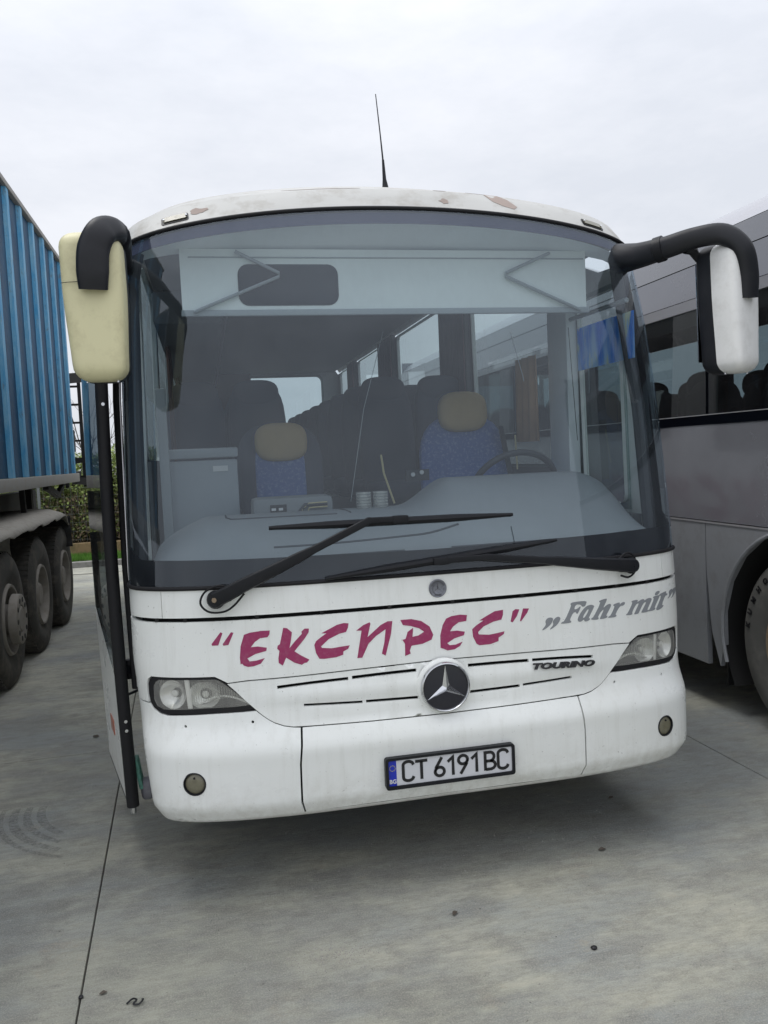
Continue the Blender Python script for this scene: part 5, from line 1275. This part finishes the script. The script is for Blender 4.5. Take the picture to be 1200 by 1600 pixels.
# ------------------------------------------------------------------ far side: wall, fence, hedge, bare trees, grass
wl_ = thing('low_wall', (0, 13.1, 0), 'low moss-stained concrete wall behind the grass strip, seen between trailer and white coach', 'wall')
for k in range(12):
    MB().box((-16+2.6*k, 13.0, .05), (-16+2.6*k+2.585, 13.2, .335)).build('wall_block', 'wallbase', wl_, smooth=False, bevel=.01)
fe = thing('mesh_fence', (0, 13.1, .33), 'thin welded wire fence standing on the low stained wall', 'fence')
wr = MB()
for z in np.arange(.40, 2.45, .16): wr.bar((-14, 13.10, z), (10, 13.10, z), .003)
for x in np.arange(-14, 10, .12): wr.bar((x, 13.105, .36), (x, 13.105, 2.42), .0025)
o = wr.build('wire_mesh', 'wire', fe, smooth=False); o['kind'] = 'stuff'
for x in np.arange(-13.9, 10, 2.5): MB().box((x, 13.08, .33), (x+.05, 13.13, 2.45)).build('fence_post', 'wire', fe, smooth=False)
def leaves(nm, n, fn, size, mat, parent, seed, **k):
    rg = np.random.default_rng(seed); P = fn(rg, n)
    d = rg.normal(size=(n, 3)); d /= np.linalg.norm(d, axis=1)[:, None]
    e = np.cross(d, rg.normal(size=(n, 3))); e /= np.linalg.norm(e, axis=1)[:, None]
    s = size*rg.uniform(.5, 1.3, size=(n, 1)); V = np.empty((n, 4, 3))
    V[:, 0] = P-d*s; V[:, 1] = P+e*s*.5; V[:, 2] = P+d*s; V[:, 3] = P-e*s*.5
    me = bpy.data.meshes.new(nm); me.from_pydata(V.reshape(-1, 3).tolist(), [], [(4*i, 4*i+1, 4*i+2, 4*i+3) for i in range(n)])
    me.materials.append(M[mat]); o = bpy.data.objects.new(nm, me); link(o, parent, **k); return o
def hedge_pts(x0, x1, dense_low):
    def fn(rg, n):
        x = rg.uniform(x0, x1, n); c = rg.uniform(0, 1, n)
        top = 2.02+.10*np.sin(x*2.1)+.07*np.sin(x*5.3+1)
        z = .4+(top-.4)*c**(.8); y = 13.45+.32*np.sin(x*1.7)*.5+rg.normal(0, .16, n)
        q = np.sin(x*6.0+1.2*z*3)+np.sin(z*8+x*2.2); z = z+.03*rg.normal(size=n)
        y = y+np.clip(q, -1, 1)*.10
        return np.stack([x, y, z], 1)
    return fn
hd = thing('hedge', (0, 13.5, .1), 'overgrown green climbing hedge behind the wire fence', 'hedge')
leaves('foliage', 80000, hedge_pts(-9, 4, 0), .035, 'leaf', hd, 1, kind='stuff')
def low_pts(rg, n):
    x = rg.uniform(-9, 4, n); z = rg.uniform(.25, 1.25, n); y = 13.40+rg.normal(0, .15, n); return np.stack([x, y, z], 1)
leaves('dry_foliage', 14000, low_pts, .035, 'leafdry', hd, 2, kind='stuff')
tw = MB(); rnd = random.Random(11)
for k in range(420):
    x = rnd.uniform(-9, 4); z0 = rnd.uniform(.2, 1.0); a = rnd.uniform(-.5, .5); L = rnd.uniform(.4, 1.1)
    p = Vector((x, 13.35+rnd.uniform(-.15, .1), z0)); tw.tube([p, p+Vector((a*L*.5, rnd.uniform(-.1, .1), L*.5)), p+Vector((a*L, rnd.uniform(-.1, .1), L))], [.009, .006, .003], 4, caps=False)
o = tw.build('stems', 'twig', hd); o['kind'] = 'stuff'
MB().box((-60, 13.75, 0), (60, 13.95, 1.55)).build('dark_undergrowth', 'soil', hd, smooth=False)
def bare_tree(x, y, h, seed, label):
    rnd = random.Random(seed); t_ = thing('bare_tree', (x, y, 0), label, 'tree', 'small bare trees behind the hedge')
    tr_ = MB(); trunk_top = Vector((x+.1, y, h*.55)); tr_.tube([(x, y, 0), (x+.03, y, h*.3), trunk_top], [.045, .032, .02], 7); tr_.build('trunk', 'twig', t_)
    br = MB()
    def grow(p, d, L, r, lv):
        q = p+d*L; br.tube([p, (p+q)/2+Vector((rnd.uniform(-.03, .03), 0, .01)), q], [r, r*.8, r*.6], 5, caps=False)
        if lv > 0:
            for _ in range(3 if lv > 1 else 2):
                nd = (d+Vector((rnd.uniform(-.8, .8), rnd.uniform(-.4, .4), rnd.uniform(-.1, .6)))).normalized(); grow(q, nd, L*rnd.uniform(.6, .85), r*.6, lv-1)
    for k in range(4):
        z = h*(.25+.1*k); grow(Vector((x+.05, y, z)), Vector((rnd.uniform(-.8, .8), rnd.uniform(-.3, .3), .8)).normalized(), h*.18, .014, 3)
    br.build('branches', 'twig', t_)
bare_tree(-3.25, 14.3, 3.6, 1, 'small bare tree behind the hedge, seen just past the rear ladder of the trailer')
bare_tree(-2.95, 14.0, 2.75, 5, 'low bare sapling behind the fence, its twigs rising left of the coach door gap')
bare_tree(-5.6, 13.9, 2.6, 8, 'bare sapling behind the hedge, seen under the trailer body')
# young tree by the kerb under the trailer: pale stem
def grass_pts(rg, n): return np.stack([rg.uniform(-9, 3, n), rg.uniform(12.16, 13.0, n), np.full(n, .12)], 1)
rg = np.random.default_rng(5); n = 26000; P = grass_pts(rg, n); h = rg.uniform(.03, .085, n); a = rg.uniform(0, 6.28, n)
V = np.empty((n, 3, 3)); w_ = .006
V[:, 0] = P+np.stack([np.cos(a)*w_, np.sin(a)*w_, -.04*np.ones(n)], 1); V[:, 1] = P-np.stack([np.cos(a)*w_, np.sin(a)*w_, .04*np.ones(n)], 1)
V[:, 2] = P+np.stack([rg.normal(0, .02, n), rg.normal(0, .02, n), h], 1)
me = bpy.data.meshes.new('grass'); me.from_pydata(V.reshape(-1, 3).tolist(), [], [(3*i, 3*i+1, 3*i+2) for i in range(n)]); me.materials.append(M['grass'])
link(bpy.data.objects.new('grass', me), None, kind='stuff')

# ------------------------------------------------------------------ litter on the concrete
def litter(nm, verts, faces, mat, label, cat, loc, group=None):
    o = meshobj(nm, verts, faces, mat, None, smooth=False); o.location = loc; o['label'] = label; o['category'] = cat
    if group: o['group'] = group
    return o
m_ = MB().tube(catmull([(-.028, .0, .004), (-.010, .012, .010), (.004, .0, .012), (-.006, -.012, .008), (.012, -.018, .008), (.024, -.004, .012), (.020, .010, .006)], 5), .003, 6)
litter('twisted_wire', m_.v, m_.f, 'ink', 'small S-shaped black bit of bent wire on the concrete near the bottom left', 'wire', (-1.202, -.478, 0))
def curled(seed, s):
    rnd = random.Random(seed); v = []; f = []
    for i in range(6):
        t_ = i/5; x = (t_-.5)*s*2; w = s*.55*math.sin(math.pi*(.08+.84*t_))
        v += [(x, -w, .004+.35*w+rnd.uniform(0, .003)), (x, 0, .003+.1*s*(t_-.5)**2*4), (x, w, .004+.6*w+rnd.uniform(0, .003))]
    for i in range(5):
        for j in range(2): f.append((i*3+j, i*3+j+1, (i+1)*3+j+1, (i+1)*3+j))
    return v, f
for i, (x, y, s, rz, lb) in enumerate([(.956, .474, .020, .3, 'dark curled leaf on the concrete beside the coach shadow, farthest right of the leaves'),
    (.673, .009, .022, .1, 'small dark flat leaf on the concrete below the number plate, right of centre'),
    (-.07, -.28, .020, .9, 'brown oval leaf lying alone on the open concrete well in front of the number plate'),
    (-1.663, 2.344, .030, -.5, 'dark curled leaf near the slab joint left of the open coach door'),
    (-1.31, -.40, .016, .2, 'tiny leaf lying close to the long slab joint at the lower left')]):
    v, f = curled(i, s*.8); o = litter('dead_leaf', v, f, 'deadleaf', lb, 'leaf', (x, y, 0), 'dead leaves scattered on the concrete'); o.rotation_euler = (0, 0, rz)
for i, (x, y, s, lb) in enumerate([(.322, -.622, .011, 'small black pebble on the concrete, lower right of the picture centre'), (-1.38, -.40, .009, 'small dark pebble on the long slab joint at lower left')]):
    bm = bmesh.new(); bmesh.ops.create_icosphere(bm, subdivisions=2, radius=s)
    rnd = random.Random(i)
    for vv in bm.verts: vv.co *= rnd.uniform(.85, 1.1); vv.co.z *= .6
    v = [tuple(vv.co+Vector((0, 0, s*.5))) for vv in bm.verts]; f = [tuple(q.index for q in ff.verts) for ff in bm.faces]; bm.free()
    litter('pebble', v, f, 'ink', lb, 'pebble', (x, y, 0))
gr_ = MB(); rnd = random.Random(9)
for k in range(900):
    c = random.Random(k).choice([(-.55, -.40, .22), (.3, .15, .8), (.8, -.2, .7), (-1.9, .3, .6), (-.55, -.40, .10)])
    x, y = rnd.gauss(c[0], c[2]), rnd.gauss(c[1], c[2]*.5); s = rnd.uniform(.0009, .0028)
    gr_.add([(x-s, y-s, .0), (x+s, y-s, 0), (x+s*.8, y+s, 0), (x-s, y+s*.9, 0), (x, y, s*1.6)], [(0, 1, 4), (1, 2, 4), (2, 3, 4), (3, 0, 4)])
o = gr_.build('grit', 'greyrail', None, smooth=False); o['kind'] = 'stuff'
